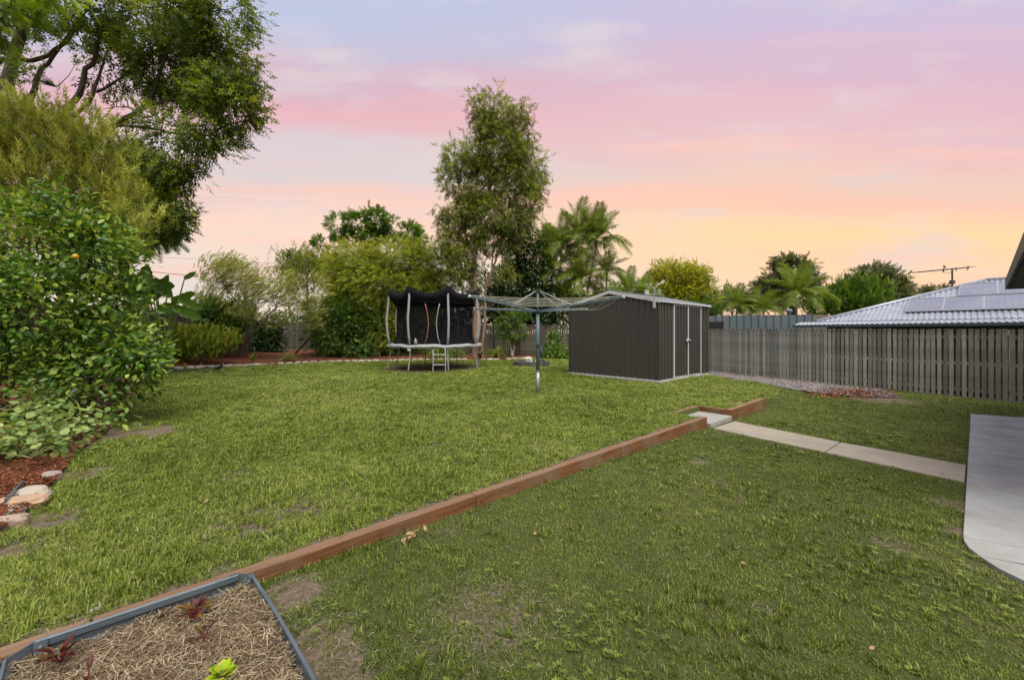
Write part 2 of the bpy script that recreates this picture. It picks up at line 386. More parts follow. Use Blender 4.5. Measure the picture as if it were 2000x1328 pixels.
# grass / lawn materials --------------------------------------------------
def lawn_ground():
    m, t = base_mat('lawn_soil'); g = t.n('ShaderNodeNewGeometry'); pos = g.outputs['Position']
    at = t.n('ShaderNodeAttribute'); at.attribute_name = 'bare'
    n1 = t.noise(pos, 45, 6, .7); n2 = t.noise(pos, 1.4, 5, .6); n3 = t.noise(pos, 180, 3, .6)
    green = t.mix(t.maprange(n1, .35, .65), (.05, .07, .016), (.10, .115, .035))
    green = t.mix(t.maprange(n2, .5, .75, 0, .45), green, (.15, .135, .065))
    soil = t.mix(t.maprange(n1, .35, .65), (.17, .125, .085), (.28, .22, .165)); soil = t.mix(t.maprange(n3, .4, .7, 0, .6), soil, (.10, .07, .05))
    f = t.maprange(t.m('ADD', at.outputs['Fac'], t.m('MULTIPLY', t.m('SUBTRACT', n1, .5), .9)), .3, .6, 0, 1, True)
    f2 = t.m('MAXIMUM', f, t.maprange(n3, .5, .8, 0, .5))
    c = t.mix(f2, green, soil)
    bs = t.n('ShaderNodeBsdfPrincipled'); t.put(bs.inputs['Base Color'], c); bs.inputs['Roughness'].default_value = .95; bs.inputs['Specular IOR Level'].default_value = .1
    bp = t.n('ShaderNodeBump', in_Height=t.m('ADD', n1, t.m('MULTIPLY', n3, .5))); bp.inputs['Strength'].default_value = .7; bp.inputs['Distance'].default_value = .02
    t.put(bs.inputs['Normal'], bp.outputs[0]); finish(t, bs.outputs[0]); return m
def grass_mat(name, dark, mid, light, dry, dryamt=.25):
    m, t = base_mat(name); at = t.n('ShaderNodeAttribute'); at.attribute_name = 'tone'
    g = t.n('ShaderNodeNewGeometry'); pos = g.outputs['Position']
    n = t.noise(pos, 1.1, 5, .6); n2 = t.noise(pos, 7.0, 3, .6); n4 = t.noise(pos, .35, 3, .5)
    f = t.m('ADD', at.outputs['Fac'], t.m('MULTIPLY', t.m('SUBTRACT', n, .5), .9), clamp=True)
    f = t.m('ADD', f, t.m('ADD', t.m('MULTIPLY', t.m('SUBTRACT', n2, .5), .7), t.m('MULTIPLY', t.m('SUBTRACT', n4, .5), .8)), clamp=True)
    c = t.ramp(f, [(0.0, dark), (.5, mid), (1, light)])
    oi = t.n('ShaderNodeObjectInfo')
    dfac = t.m('MULTIPLY', t.maprange(n4, .42, .62, .15, 1), t.maprange(t.m('ADD', t.m('MULTIPLY', at.outputs['Fac'], .6), t.m('MULTIPLY', oi.outputs['Random'], .4)), .62, .8, 0, dryamt*2))
    c = t.mix(dfac, c, dry)
    bs = t.n('ShaderNodeBsdfPrincipled'); t.put(bs.inputs['Base Color'], c); bs.inputs['Roughness'].default_value = .5; bs.inputs['Specular IOR Level'].default_value = .25
    tr = t.n('ShaderNodeBsdfTranslucent'); t.put(tr.inputs[0], t.mix(1.0, c, (1.2, 1.15, .6), 'MULTIPLY'))
    mx = t.n('ShaderNodeMixShader'); mx.inputs[0].default_value = .3; t.put(mx.inputs[1], bs.outputs[0]); t.put(mx.inputs[2], tr.outputs[0])
    finish(t, mx.outputs[0]); return m
M_lawn = lawn_ground()
M_grassU = grass_mat('upper_grass', (.085, .13, .016), (.215, .28, .038), (.42, .47, .10), (.46, .40, .22), .4)
M_grassL = grass_mat('lower_grass', (.06, .095, .014), (.175, .235, .036), (.35, .41, .09), (.38, .30, .18), .4)

# ------------------------------------------------------------------ ground
def axis(lo, hi, step, far, extra=()):
    v = list(np.arange(lo, hi+1e-6, step)); s = step; q = hi
    while q < far: s *= 1.35; q += s; v.append(q)
    s = step; q = lo
    while q > -far: s *= 1.35; q -= s; v.append(q)
    v += list(extra); return np.array(sorted(set(round(x, 4) for x in v)))
A_ = axis(-9, 16, .125, 900, (-.03, -.01, .79, .81)); B_ = axis(-14, 6, .125, 900, (-.45, -.43, -.055, -.035, .012, .03))
AA, BB = np.meshgrid(A_, B_, indexing='ij')
GX = OX+AA*UX+BB*UY; GY = OY+AA*UY-BB*UX; GZ = h(GX, GY)
BARE = [(*G(232, 850).xy, .55, .9), (-2.75, 13.9, 1.7, 1.1), (*G(620, 1270).xy, .19, .62), (*G(560, 1165).xy, .16, .8), (*G(650, 1325).xy, .17, .7), (*G(1865, 985).xy, .14, .85), (*G(1880, 1045).xy, .12, .85), (*G(1745, 1065).xy, .16, .45),
        (*G(1490, 1190).xy, .05, .8), (*G(880, 1040).xy, .09, .5), (*G(480, 1020).xy, .35, .5), (*G(640, 980).xy, .3, .5), (*G(960, 1190).xy, .3, .45), (*G(400, 1150).xy, .14, .6), (*G(30, 1075).xy, .14, .7), (*G(105, 1012).xy, .16, .85), (*G(165, 925).xy, .2, .7),
        (*G(1700, 775).xy, .9, .7), (*G(930, 1230).xy, .3, .4), (*G(1180, 745).xy, .4, .5), (*G(450, 930).xy, .15, .5)]
for k_ in range(26):
    u_ = random.random(); BARE.append((random.uniform(-3, 4), random.uniform(1.4, 5.5), random.uniform(.05, .14), random.uniform(.3, .6)))
def bare(x, y):
    r = np.zeros(np.shape(x))
    for (bx, by, br, am) in BARE:
        d = np.hypot(x-bx, y-by)/br; r = np.maximum(r, am*sst((1.5-d)/1.0))
    a = (x-OX)*UX+(y-OY)*UY; b = (x-OX)*UY-(y-OY)*UX
    strip = (a < 0)*(a > -9)*(.75*np.exp(-((b+.10)/.05)**2)+.22*np.exp(-((b-.03)/.03)**2))
    return np.maximum(r, strip)
V = np.stack([GX, GY, GZ], -1).reshape(-1, 3); nA, nB = len(A_), len(B_)
ii, jj = np.meshgrid(np.arange(nA-1), np.arange(nB-1), indexing='ij'); q0 = (ii*nB+jj).ravel()
Q = np.stack([q0, q0+1, q0+nB+1, q0+nB], -1)[:, ::-1]
me = fastmesh('ground', V, Q); me.polygons.foreach_set('use_smooth', [True]*len(me.polygons))
at = me.attributes.new('bare', 'FLOAT', 'POINT'); at.data.foreach_set('value', bare(V[:, 0], V[:, 1]).astype(np.float32))
link('ground', me, M_lawn, kind='structure')

# ------------------------------------------------------------------ lines of the garden
BF = [tuple(G(*q).xy) for q in ((1108, 700), (1000, 702.5), (900, 703.5), (767, 705), (685, 706.7), (604, 709), (523, 713), (420, 717), (360, 720), (310, 724), (290, 740), (250, 785), (205, 850), (150, 885), (112, 938), (85, 965), (50, 1003), (20, 1030), (-60, 1090))]
BK = [(2.9, 20.35), (0, 20.65), (-2.6, 20.9), (-5.5, 21.25), (-8, 21.6), (-10.5, 21.95), (-13.1, 22.2), (-12.75, 19), (-12.45, 16.6), (-12.1, 14), (-11.7, 11.2), (-11.3, 8), (-11.0, 5), (-10.8, 4), (-10.7, 3), (-10.6, 2.4), (-10.5, 1.8), (-10.4, 1.2), (-10.3, .5)]
def bedz(x, y, tt): return .02+tt*(.05+.2*float(sst((-x-5)/6.0)))
rows = []
NS = 8
def lerp(a, b, k): return a+(b-a)*k
for i in range(len(BF)-1):
    for s in range(NS if i < len(BF)-2 else NS+1):
        k = s/NS; r = []
        for j in range(13):
            tt = (j/12.0)**1.3
            x = lerp(lerp(BF[i][0], BF[i+1][0], k), lerp(BK[i][0], BK[i+1][0], k), tt); y = lerp(lerp(BF[i][1], BF[i+1][1], k), lerp(BK[i][1], BK[i+1][1], k), tt)
            r.append((x, y, max(bedz(x, y, tt), float(h(x, y))+.012)+.015*random.random()))
        rows.append(r)
M_mulch = surf('red_mulch', (.20, .055, .022), (.085, .028, .014), 60, .95, .9, c3=(.30, .10, .045), scale3=25, amt3=.6, coord='Object', bscale=90)
mbm = MB().grid(rows); obj('mulch_bed', mbm, M_mulch, kind='structure')
bedpoly = BF+BK[::-1]
# bed height lookup
_bp = np.array([q for r in rows for q in r])
def bz(x, y):
    d = (_bp[:, 0]-x)**2+(_bp[:, 1]-y)**2; return float(_bp[int(np.argmin(d)), 2])
# bark chips
def inpoly(px, py, poly):
    px = np.asarray(px); py = np.asarray(py); c = np.zeros(px.shape, bool); n = len(poly)
    for i in range(n):
        x0, y0 = poly[i]; x1, y1 = poly[(i+1) % n]
        if abs(y1-y0) < 1e-12: continue
        c ^= ((y0 > py) != (y1 > py)) & (px < (x1-x0)*(py-y0)/(y1-y0)+x0)
    return c
N = 42000; ridx = RNG.integers(0, len(rows)-1, N); 
w_ = RNG.random(N); near = RNG.random(N) < .45
ridx = np.where(near, RNG.integers(int(len(rows)*.72), len(rows)-1, N), ridx)
RA = np.array(rows); jx = RNG.integers(0, 12, N); ku = RNG.random(N)[:, None]; kv = RNG.random(N)[:, None]
jx = np.minimum(jx, RNG.integers(0, 12, N))
Pc = (RA[ridx, jx]*(1-ku)+RA[ridx+1, jx]*ku)*(1-kv)+(RA[ridx, jx+1]*(1-ku)+RA[ridx+1, jx+1]*ku)*kv
Pc[:, 2] += .004+RNG.random(N)*.012
Ax = rdir(N); Ax[:, 2] *= .25; Nn_ = rdir(N)*.5+np.array([0, 0, 1.])
chip = (np.array([(-.14, 0, 0), (.12, 0, .03), (.16, 1, 0), (-.1, .95, .04)], float), np.array([(0, 1, 2), (0, 2, 3)]))
M_chip = foliage('bark_chips', (.05, .016, .009), (.17, .05, .02), (.34, .14, .065), trans=0.0, rough=.9, spec=.1, wscale=3)
link('bark_chips', scatter('bark_chips', chip, Pc, Ax, Nn_, RNG.uniform(.02, .055, N)*(.65+.35*(Pc[:, 1] > 6)), RNG.random(N)), M_chip, kind='stuff')

# ------------------------------------------------------------------ retaining timbers
ZT = .02
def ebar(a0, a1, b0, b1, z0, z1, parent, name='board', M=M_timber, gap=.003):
    """timber laid along a (or b) with local long axis x"""
    la, lb = a1-a0, b1-b0
    along = la >= lb
    L = max(la, lb)-2*gap; w = min(la, lb)
    mb = MB().box((0, 0, 0), (L, w, z1-z0))
    cx, cy = xy((a0+a1)/2, (b0+b1)/2)
    o = obj(name, mb, M, None, bevel=.006)
    rz = math.atan2(UY, UX) if along else math.atan2(-UX, UY)
    o.matrix_basis = Matrix.Translation((cx, cy, (z0+z1)/2)) @ Matrix.Rotation(rz+random.uniform(-.0015, .0015), 4, 'Z')
    if parent is not None:
        o.parent = parent; o.matrix_parent_inverse = parent.matrix_basis.inverted()
    return o
ed = thing('timber_edging', (*xy(-3, 0), -.1), 'long red-brown timber board edging stepping the upper lawn above the lower lawn', 'garden edging')
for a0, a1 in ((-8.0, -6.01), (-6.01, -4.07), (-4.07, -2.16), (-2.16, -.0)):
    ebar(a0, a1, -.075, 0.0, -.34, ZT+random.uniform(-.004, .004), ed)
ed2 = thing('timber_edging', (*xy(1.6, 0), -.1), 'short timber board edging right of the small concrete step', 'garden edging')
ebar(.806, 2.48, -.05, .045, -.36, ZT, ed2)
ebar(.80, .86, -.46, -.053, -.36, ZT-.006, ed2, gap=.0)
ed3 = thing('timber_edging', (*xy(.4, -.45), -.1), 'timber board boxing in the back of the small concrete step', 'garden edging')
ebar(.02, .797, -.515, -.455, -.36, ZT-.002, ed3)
# tread
mb = MB(); mb.prism([xy(0.004, .05), xy(.797, .05), xy(.797, -.452), xy(.004, -.452)], -.32, -.068)
obj('concrete_step', mb, M_tread, label='small rough concrete step let into the timber lawn edging', cat='step', bevel=.006)
# path
lowz = lambda dz: (lambda x, y: float(-.075-.02*x)+dz)
pl, pu = [G(1392, 838), G(1611, 885), G(1886, 944)], [G(1434, 824.5), G(1642, 866), G(1888.5, 911)]
pth = thing('path', (4, 4.6, -.15), None, None, kind='structure')
segs = [(0, 1), (1, 2)]
for i, j in segs:
    a, b, c, d = pl[i], pl[j], pu[j], pu[i]
    e = .006; dirv = (b-a).normalized()*e
    if i == 0: a = a-(b-a).normalized()*.0; 
    mb = MB().prism([(a.x+dirv.x, a.y+dirv.y), (b.x-dirv.x, b.y-dirv.y), (c.x-dirv.x, c.y-dirv.y), (d.x+dirv.x, d.y+dirv.y)], lowz(-.12), lowz(.018))
    obj('path_slab', mb, M_path, pth, bevel=.006)
# driveway slabs
dw = thing('driveway', (6, 4, -.2), None, None, kind='structure')
def GP(px, py): Yq = 1.253*F/((py-651)-.02*(px-1000)); return ((px-1000)/F*Yq, Yq)
LE = [GP(1896, 808), GP(1895, 838), GP(1892.5, 872), GP(1890, 911), GP(1888, 945), GP(1881, 1047), GP(2000, 1133), GP(2200, 1250), (2.0, .2)]
CV = [GP(1884, 1056), GP(1893, 1069), GP(1915, 1086), GP(1950, 1109)]
DR = [(.93, -.37), (.86, -.51), (.82, -.57), (.80, -.60), (.80, -.60), (.86, -.50), (.9, -.43), (.95, -.3), (1, -.2)]
LN = [3.2, 4.6, 5, 6, 6, 6.5, 6.5, 6.5, 6.5]
for i in range(len(LE)-1):
    if i in (5, 6): continue
    def pt(k, s=0):
        return (LE[k][0]+DR[k][0]*LN[k]*s, LE[k][1]+DR[k][1]*LN[k]*s)
    ks = [i, i+1] if i != 4 else [4, 5]
    a, b = pt(i), pt(i+1); c, d = pt(i+1, 1), pt(i, 1)
    g = .008
    ab_ = Vector((b[0]-a[0], b[1]-a[1])).normalized()*g
    mb = MB().prism([(b[0]-ab_.x, b[1]-ab_.y), (c[0]-ab_.x, c[1]-ab_.y), (d[0]+ab_.x, d[1]+ab_.y), (a[0]+ab_.x, a[1]+ab_.y)], lowz(-.12), lowz(.022))
    obj('concrete_slab', mb, M_conc, dw, bevel=.004)
i = 5
a = LE[5]; d = (LE[5][0]+DR[5][0]*LN[5], LE[5][1]+DR[5][1]*LN[5]); c = (LE[7][0]+DR[7][0]*LN[7], LE[7][1]+DR[7][1]*LN[7])
a = (a[0]-.004, a[1]-.006); d = (d[0], d[1]-.008)
mb = MB().prism([LE[7], c, d, a]+CV+[LE[6]], lowz(-.12), lowz(.022)); obj('concrete_slab', mb, M_conc, dw)
slabpoly = [LE[8], LE[7], LE[6]]+CV[::-1]+[LE[k] for k in (5, 4, 3, 2, 1, 0)]+[(LE[0][0]+3.1, LE[0][1]-1.2), (9.5, .1)]
pathpoly = [tuple(q.xy) for q in (pl[0], pl[1], pl[2], pu[2], pu[1], pu[0])]

# ------------------------------------------------------------------ gravel beside the fence
gp_n = [G(1372, 731), G(1430, 742), G(1490, 750), G(1550, 762), G(1610, 769), G(1680, 776), G(1760, 778)]
def fpt(s): return Vector((FR0[0]+(FR1[0]-FR0[0])*s, FR0[1]+(FR1[1]-FR0[1])*s))
gp_f = []
for k, q in enumerate((1395, 1440, 1500, 1560, 1610, 1670, 1720)):
    best = min((abs(1000+F*fpt(s/400).x/fpt(s/400).y-q), s/400) for s in range(401))[1]; gp_f.append(fpt(best))
gp_n.insert(0, Vector((5.9, 12.6, 0))); gp_f.insert(0, fpt(.72)); gp_n.insert(0, Vector((4.6, 15.2, 0))); gp_f.insert(0, fpt(.85))
rows2 = []
for i in range(len(gp_n)-1):
    for s in range(6 if i < len(gp_n)-2 else 7):
        k = s/6; r = []
        for j in range(9):
            x = lerp(lerp(gp_n[i].x, gp_n[i+1].x, k), lerp(gp_f[i].x, gp_f[i+1].x, k), j/8); y = lerp(lerp(gp_n[i].y, gp_n[i+1].y, k), lerp(gp_f[i].y, gp_f[i+1].y, k), j/8)
            r.append((x, y, float(h(x, y))+.02))
        rows2.append(r)
M_gravel = surf('gravel_bed', (.20, .18, .17), (.10, .09, .085), 55, .95, .9, bscale=70, c3=(.20, .105, .06), scale3=.7, amt3=.5)
obj('gravel_strip', MB().grid(rows2), M_gravel, kind='structure')
gravpoly = [tuple(q.xy) for q in gp_n]+[tuple(q.xy) for q in gp_f[::-1]]
N = 15000; R2 = np.array(rows2); ri = RNG.integers(0, len(rows2)-1, N); rj = RNG.integers(0, 8, N); ku = RNG.random(N)[:, None]; kv = RNG.random(N)[:, None]
Pg = (R2[ri, rj]*(1-ku)+R2[ri+1, rj]*ku)*(1-kv)+(R2[ri, rj+1]*(1-ku)+R2[ri+1, rj+1]*ku)*kv
keep = (ri < len(rows2)*.72) | (RNG.random(N) < .25); Pg = Pg[keep]; N = len(Pg)
st = (np.array([(-.5, -.4, 0), (.5, -.45, 0), (.45, .5, 0), (-.4, .45, 0), (.05, 0, .55)], float), np.array([(0, 1, 4), (1, 2, 4), (2, 3, 4), (3, 0, 4)]))
Ag = rdir(N); Ag[:, 2] = 0
M_pebble = foliage('pebbles', (.06, .05, .05), (.16, .13, .125), (.38, .33, .32), 0, .85, .2, 3)
link('gravel', scatter('gravel', st, Pg, Ag, np.tile([0, 0, 1.], (N, 1))+rdir(N)*.3, RNG.uniform(.015, .035, N), RNG.random(N)), M_pebble, kind='stuff')
# red earth patch
Pr = np.array([tuple(G(random.gauss(1668, 42), random.gauss(768, 5))) for _ in range(1500)]); N = len(Pr); Pr[:, 2] += .02
link('red_bark_litter', scatter('red_bark_litter', chip, Pr, np.stack([RNG.normal(size=N), RNG.normal(size=N), RNG.normal(size=N)*.2], -1), np.tile([0, 0, 1.], (N, 1))+rdir(N)*.5, RNG.uniform(.04, .10, N), RNG.random(N)), M_chip, kind='stuff')

# ------------------------------------------------------------------ fences
def paling_mesh(w, hh, th, seed, thickdir='y'):
    r = random.Random(seed); mb = MB(); rows = []
    V0 = []; n = 3
    for k in range(n+1):
        z = hh*k/n; dx = r.uniform(-.004, .004); cup = r.uniform(-.003, .003)
        V0 += [(-w/2+dx, 0+cup, z), (w/2+dx, 0-cup, z), (w/2+dx, th-cup, z), (-w/2+dx, th+cup, z)]
    V0[-1] = (V0[-1][0], V0[-1][1], V0[-1][2]+r.uniform(-.008, .008)); V0[-4] = (V0[-4][0], V0[-4][1], V0[-1][2])
    fs = [(3, 2, 1, 0), (4*n, 4*n+1, 4*n+2, 4*n+3)]
    for k in range(n):
        for j in range(4):
            j2 = (j+1) % 4; fs.append((4*k+j, 4*k+j2, 4*k+4+j2, 4*k+4+j))
    me = bpy.data.meshes.new('paling'); me.from_pydata(V0, [], fs); return me
def fence(p0, p1, label, mat, pitch, pw, hfun, zfun, front, rails=3, lap=0.0, railfront=False, hmesh=1.6):
    """front: +1 palings on the left-hand normal side of p0->p1"""
    p0 = Vector(p0); p1 = Vector(p1); d = p1-p0; L = d.length; d.normalize(); nrm_ = Vector((-d.y, d.x))*front
    mid = (p0+p1)/2
    root = thing('paling_fence', (mid.x, mid.y, zfun(mid.x, mid.y)), label, 'fence')
    meshes = [paling_mesh(pw, hmesh, .012, s) for s in range(6)]
    for m in meshes: m.materials.append(mat)
    n = int(L/pitch); rz = math.atan2(d.y, d.x) + (0 if front < 0 else math.pi)
    for i in range(n):
        s = (i+.5)*pitch; q = p0+d*s; z0 = zfun(q.x, q.y)+.015; hh = hfun(q.x, q.y)-z0+random.uniform(-.014, .010)
        off = nrm_*(.02+(lap if i % 2 else 0))
        o = bpy.data.objects.new('paling', random.choice(meshes)); COL.objects.link(o); o.parent = root
        wl = Matrix.Translation((q.x+off.x, q.y+off.y, z0)) @ Matrix.Rotation(rz, 4, 'Z') @ Matrix.Rotation(random.uniform(-.006, .006), 4, 'Y') @ Matrix.Diagonal((random.uniform(.95, 1.05), 1, hh/hmesh, 1))
        o.matrix_basis = root.matrix_basis.inverted() @ wl
    for k in range(rails):
        f = (.12, .5, .88)[k] if rails == 3 else (.2, .8)[k]
        mb = MB(); nseg = max(1, int(L/3)); o_ = nrm_*(.0 if not railfront else .06)
        for j in range(nseg):
            a = p0+d*(L*j/nseg); b = p0+d*(L*(j+1)/nseg)
            za = lerp(zfun(a.x, a.y), hfun(a.x, a.y), f); zb = lerp(zfun(b.x, b.y), hfun(b.x, b.y), f)
            mb.bar((a.x-o_.x*0+nrm_.x*(-.02), a.y+nrm_.y*(-.02), za), (b.x+nrm_.x*(-.02), b.y+nrm_.y*(-.02), zb), .038, .075)
        obj('rail', mb, mat, root)
    npst = int(L/2.4)+1
    for j in range(npst):
        a = p0+d*min(L-.06, .06+j*L/max(npst-1, 1)); zb = zfun(a.x, a.y); c = (a.x-nrm_.x*.10, a.y-nrm_.y*.10)
        obj('post', MB().box((c[0], c[1], (zb-.2+hfun(a.x, a.y)-.02)/2), (.1, .1, hfun(a.x, a.y)-.02-(zb-.2)), rz), mat, root)
    return root
hz = lambda x, y: float(h(x, y))
fence(FR0, FR1, 'weathered grey timber paling fence with gaps running along the right side to the shed', M_paling, .1, .073,
      lambda x, y: 1.29+.0125*(y-8), hz, +1)
def bfz(x, y): return max(bz(x, y), .03) if x < 3 else max(.0, float(h(x, y)))
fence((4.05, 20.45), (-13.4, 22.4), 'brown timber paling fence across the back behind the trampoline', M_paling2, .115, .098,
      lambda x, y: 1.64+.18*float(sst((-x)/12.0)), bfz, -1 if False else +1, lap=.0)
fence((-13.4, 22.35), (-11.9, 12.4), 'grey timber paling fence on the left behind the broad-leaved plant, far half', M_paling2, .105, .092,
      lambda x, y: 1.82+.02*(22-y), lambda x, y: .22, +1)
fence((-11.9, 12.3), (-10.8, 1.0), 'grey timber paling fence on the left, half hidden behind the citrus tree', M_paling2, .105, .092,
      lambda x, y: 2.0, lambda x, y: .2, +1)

# ------------------------------------------------------------------ stone edging of the mulch bed
def rock_mesh(name, sx, sy, sz, seed, sub=2, flat=.25):
    import bmesh as bmm
    from mathutils import noise as mn
    bm = bmm.new(); bmm.ops.create_icosphere(bm, subdivisions=sub, radius=1)
    off = Vector((seed*3.1, seed*1.7, 0))
    for v in bm.verts:
        n = mn.noise(v.co*1.1+off)*.45+mn.noise(v.co*2.7+off)*.16
        q = v.co*(1+n)
        q.z = max(q.z, -.55); q = Vector((math.copysign(abs(q.x)**.8, q.x), math.copysign(abs(q.y)**.8, q.y), math.copysign(abs(q.z)**.75, q.z)))
        v.co = Vector((q.x*sx, q.y*sy, q.z*sz))
    me = bpy.data.meshes.new(name); bm.to_mesh(me); bm.free()
    return me
stm = [rock_mesh('stone', .15, .085, .05, s, 2) for s in range(6)]
for m in stm: m.materials.append(M_stone)
sroot = thing('stone_edging', (BF[3][0], BF[3][1], .02), 'row of pale flat stones edging the red mulch bed along the back lawn', 'garden edging')
cnt = 0
for i in range(0, 9):
    a, b = Vector(BF[i]), Vector(BF[i+1]); L = (b-a).length; n = max(1, int(L/.27)); dr = math.atan2(b.y-a.y, b.x-a.x)
    for j in range(n):
        if i < 2 and random.random() < .35: continue
        q = a.lerp(b, (j+.5)/n); sc = random.uniform(.75, 1.15)
        o = bpy.data.objects.new('stone', random.choice(stm)); COL.objects.link(o); o.parent = sroot
        wl = Matrix.Translation((q.x, q.y, float(h(q.x, q.y))+.03)) @ Matrix.Rotation(dr+random.uniform(-.3, .3), 4, 'Z') @ Matrix.Diagonal((sc, random.uniform(.8, 1.2), random.uniform(.7, 1.3), 1))
        o.matrix_basis = sroot.matrix_basis.inverted() @ wl; cnt += 1

# ------------------------------------------------------------------ garden shed
SH = thing('garden_shed', (3.60, 9.725, 0.0), 'dark charcoal steel garden shed with white-edged double doors and low gable roof', 'shed', rz=math.atan2(.6665, .7455))
SL, SWd, EH, RH = 2.82, 2.83, 2.0, 2.31
def sh_z(s): return EH+(RH-EH)*(1-abs(s-SWd/2)/(SWd/2))
def ribwall(x0, x1, ztop, pitch=.166, ribw=.024, ribd=.032, phase=.03, z0=.05):
    """profile along s, returns list of (s, depth)"""
    pts = []; s = x0; pts.append((x0, 0)); k = x0+phase
    while k+ribw*2 < x1:
        pts += [(k, 0), (k+.007, ribd), (k+.007+ribw, ribd), (k+.014+ribw, 0)]; k += pitch
    pts.append((x1, 0)); return pts
def sheet(pts, f, ztop, z0):
    rows = []
    for (s, d) in pts: rows.append([f(s, d, z0), f(s, d, ztop(s) if callable(ztop) else ztop)])
    return MB().grid(rows)
# gable wall facing left-front: local x=0 plane, s along y, outward -x
gab = sheet(ribwall(0.02, SWd-.02, None), lambda s, d, z: (-d, s, z), lambda s: sh_z(s)-.02, .05)
obj('gable_wall', gab, M_shed, SH, local=True)
gab2 = sheet(ribwall(0.02, SWd-.02, None), lambda s, d, z: (SL+d, s, z), lambda s: sh_z(s)-.02, .05); obj('gable_wall', gab2, M_shed, SH, local=True)
fr = lambda s, d, z: (s, -d, z)
obj('front_wall', sheet(ribwall(.02, .69, None, phase=.05), fr, EH-.02, .05), M_shed, SH, local=True)
obj('front_wall', sheet(ribwall(2.31, SL-.02, None, phase=.05), fr, EH-.02, .05), M_shed, SH, local=True)
obj('back_wall', sheet(ribwall(.02, SL-.02, None), lambda s, d, z: (s, SWd+d, z), EH-.02, .05), M_shed, SH, local=True)
obj('door_lintel', MB().box((1.5, .0, 1.965), (1.62, .03, .05)), M_shed, SH, local=True)
for x0, x1 in ((.735, 1.475), (1.525, 2.265)):
    d_ = obj('door', sheet(ribwall(x0, x1, None, phase=.06, pitch=.155), lambda s, d, z: (s, -d-.006, z), 1.925, .075), M_shed, SH, local=True)
    obj('door_rail', MB().box(((x0+x1)/2, -.012, .068), (x1-x0, .03, .03)).box(((x0+x1)/2, -.012, 1.925), (x1-x0, .026, .02)), M_white, d_, local=True)
for x, w in ((.712, .034), (1.50, .042), (2.288, .034)):
    obj('door_trim', MB().box((x, -.02, 1.0), (w, .035, 1.89)), M_white, SH, local=True, bevel=.004)
lt = obj('door_latch', MB().box((1.43, -.048, 1.02), (.13, .014, .085)).box((1.47, -.062, 1.02), (.16, .016, .022)), M_white, SH, local=True, bevel=.003)
pm = MB().lathe((1.455, -.07, .985), [(.0, -.03), (.018, -.03), (.018, .0), (.0, .0)], 8); pm.tube([(1.443, -.07, .985), (1.443, -.07, 1.01), (1.455, -.07, 1.02), (1.467, -.07, 1.01), (1.467, -.07, .985)], .004, 5)
obj('padlock', pm, surf('dark_metal', (.05, .05, .05), (.03, .03, .03), 20, .4, metal=.6), lt, local=True)
cm = MB()
for x, y in ((0, 0), (SL, 0), (0, SWd), (SL, SWd)): cm.box((x, y, EH/2+.01), (.045, .045, EH-.06))
obj('corner_post', cm, M_shed, SH, local=True)
obj('base_rail', MB().box((SL/2, -.008, .035), (SL+.03, .03, .03)).box((-.008, SWd/2, .035), (.03, SWd+.03, .03)).box((SL/2, SWd+.008, .035), (SL+.03, .03, .03)).box((SL+.008, SWd/2, .035), (.03, SWd-.02, .03)), M_white, SH, local=True)
obj('concrete_base', MB().box((SL/2, SWd/2, -.03), (SL+.12, SWd+.12, .09)), surf('shed_slab', (.36, .33, .28), (.25, .23, .2), 9, .9, .3), SH, local=True)
# roof sheets (ribs run from ridge to eave), ridge along x
for sg in (0, 1):
    pts = ribwall(-.05, SL+.06, None, pitch=.19, ribw=.03, ribd=.018)
    rws = []
    for (s, d) in pts:
        ye = -.06 if sg == 0 else SWd+.06; ym = SWd/2; sl = (RH-EH)/(SWd/2)
        rws.append([(s, ye, EH-.06*sl+d+.012), (s, ym, RH+d+.012)])
    obj('roof_sheet', MB().grid(rws), M_galv, SH, local=True)
rc = MB()
for x in (-.055, SL+.065):
    for (y0, y1) in ((-.065, SWd/2), (SWd+.065, SWd/2)):
        sl = (RH-EH)/(SWd/2)
        rc.bar((x, y0, EH-.065*sl-.005), (x, y1, RH-.0), .016, .075)
rc.bar((-.06, -.068, EH-.02), (SL+.07, -.068, EH-.02), .014, .035); rc.bar((-.06, SWd+.068, EH-.02), (SL+.07, SWd+.068, EH-.02), .014, .035)
obj('roof_trim', rc, M_white, SH, local=True)
obj('ridge_cap', MB().bar((-.06, SWd/2, RH+.036), (SL+.07, SWd/2, RH+.036), .16, .012), M_galv, SH, local=True)
obj('ridge_bracket', MB().box((-.04, SWd/2, RH+.07), (.02, .02, .07)), M_galv, SH, local=True)
# weather station
wloc = SH.matrix_basis @ Vector((-.06, .10, 1.9))
WS = thing('weather_station', wloc, 'small white weather station with wind cups mounted on the front corner of the shed', 'weather station')
c = wloc
M_wplast = surf('white_plastic', (.50, .50, .46), (.40, .40, .37), 20, .5)
obj('bracket', MB().box(c+Vector((0, 0, 0)), (.05, .06, .16), SH.rotation_euler.z), M_wplast, WS)
obj('mast', MB().tube([c, c+Vector((0, 0, .42))], .014, 8), M_galv, WS)
arm = MB(); a0 = c+Vector((0, 0, .26)); arm.bar(a0-Vector((.16, 0, -.0)), a0+Vector((.12, 0, .0)), .014, .016)
arm.bar(c+Vector((0, 0, .40)), c+Vector((-.11, 0, .49)), .012, .014); arm.bar(c+Vector((0, 0, .40)), c+Vector((.11, 0, .50)), .012, .014); obj('arm', arm, M_wplast, WS)
obj('rain_gauge', MB().box(a0+Vector((-.19, 0, .04)), (.10, .07, .11)).box(a0+Vector((-.19, 0, .10)), (.112, .08, .012)), M_wplast, WS, bevel=.006)
ss = MB()
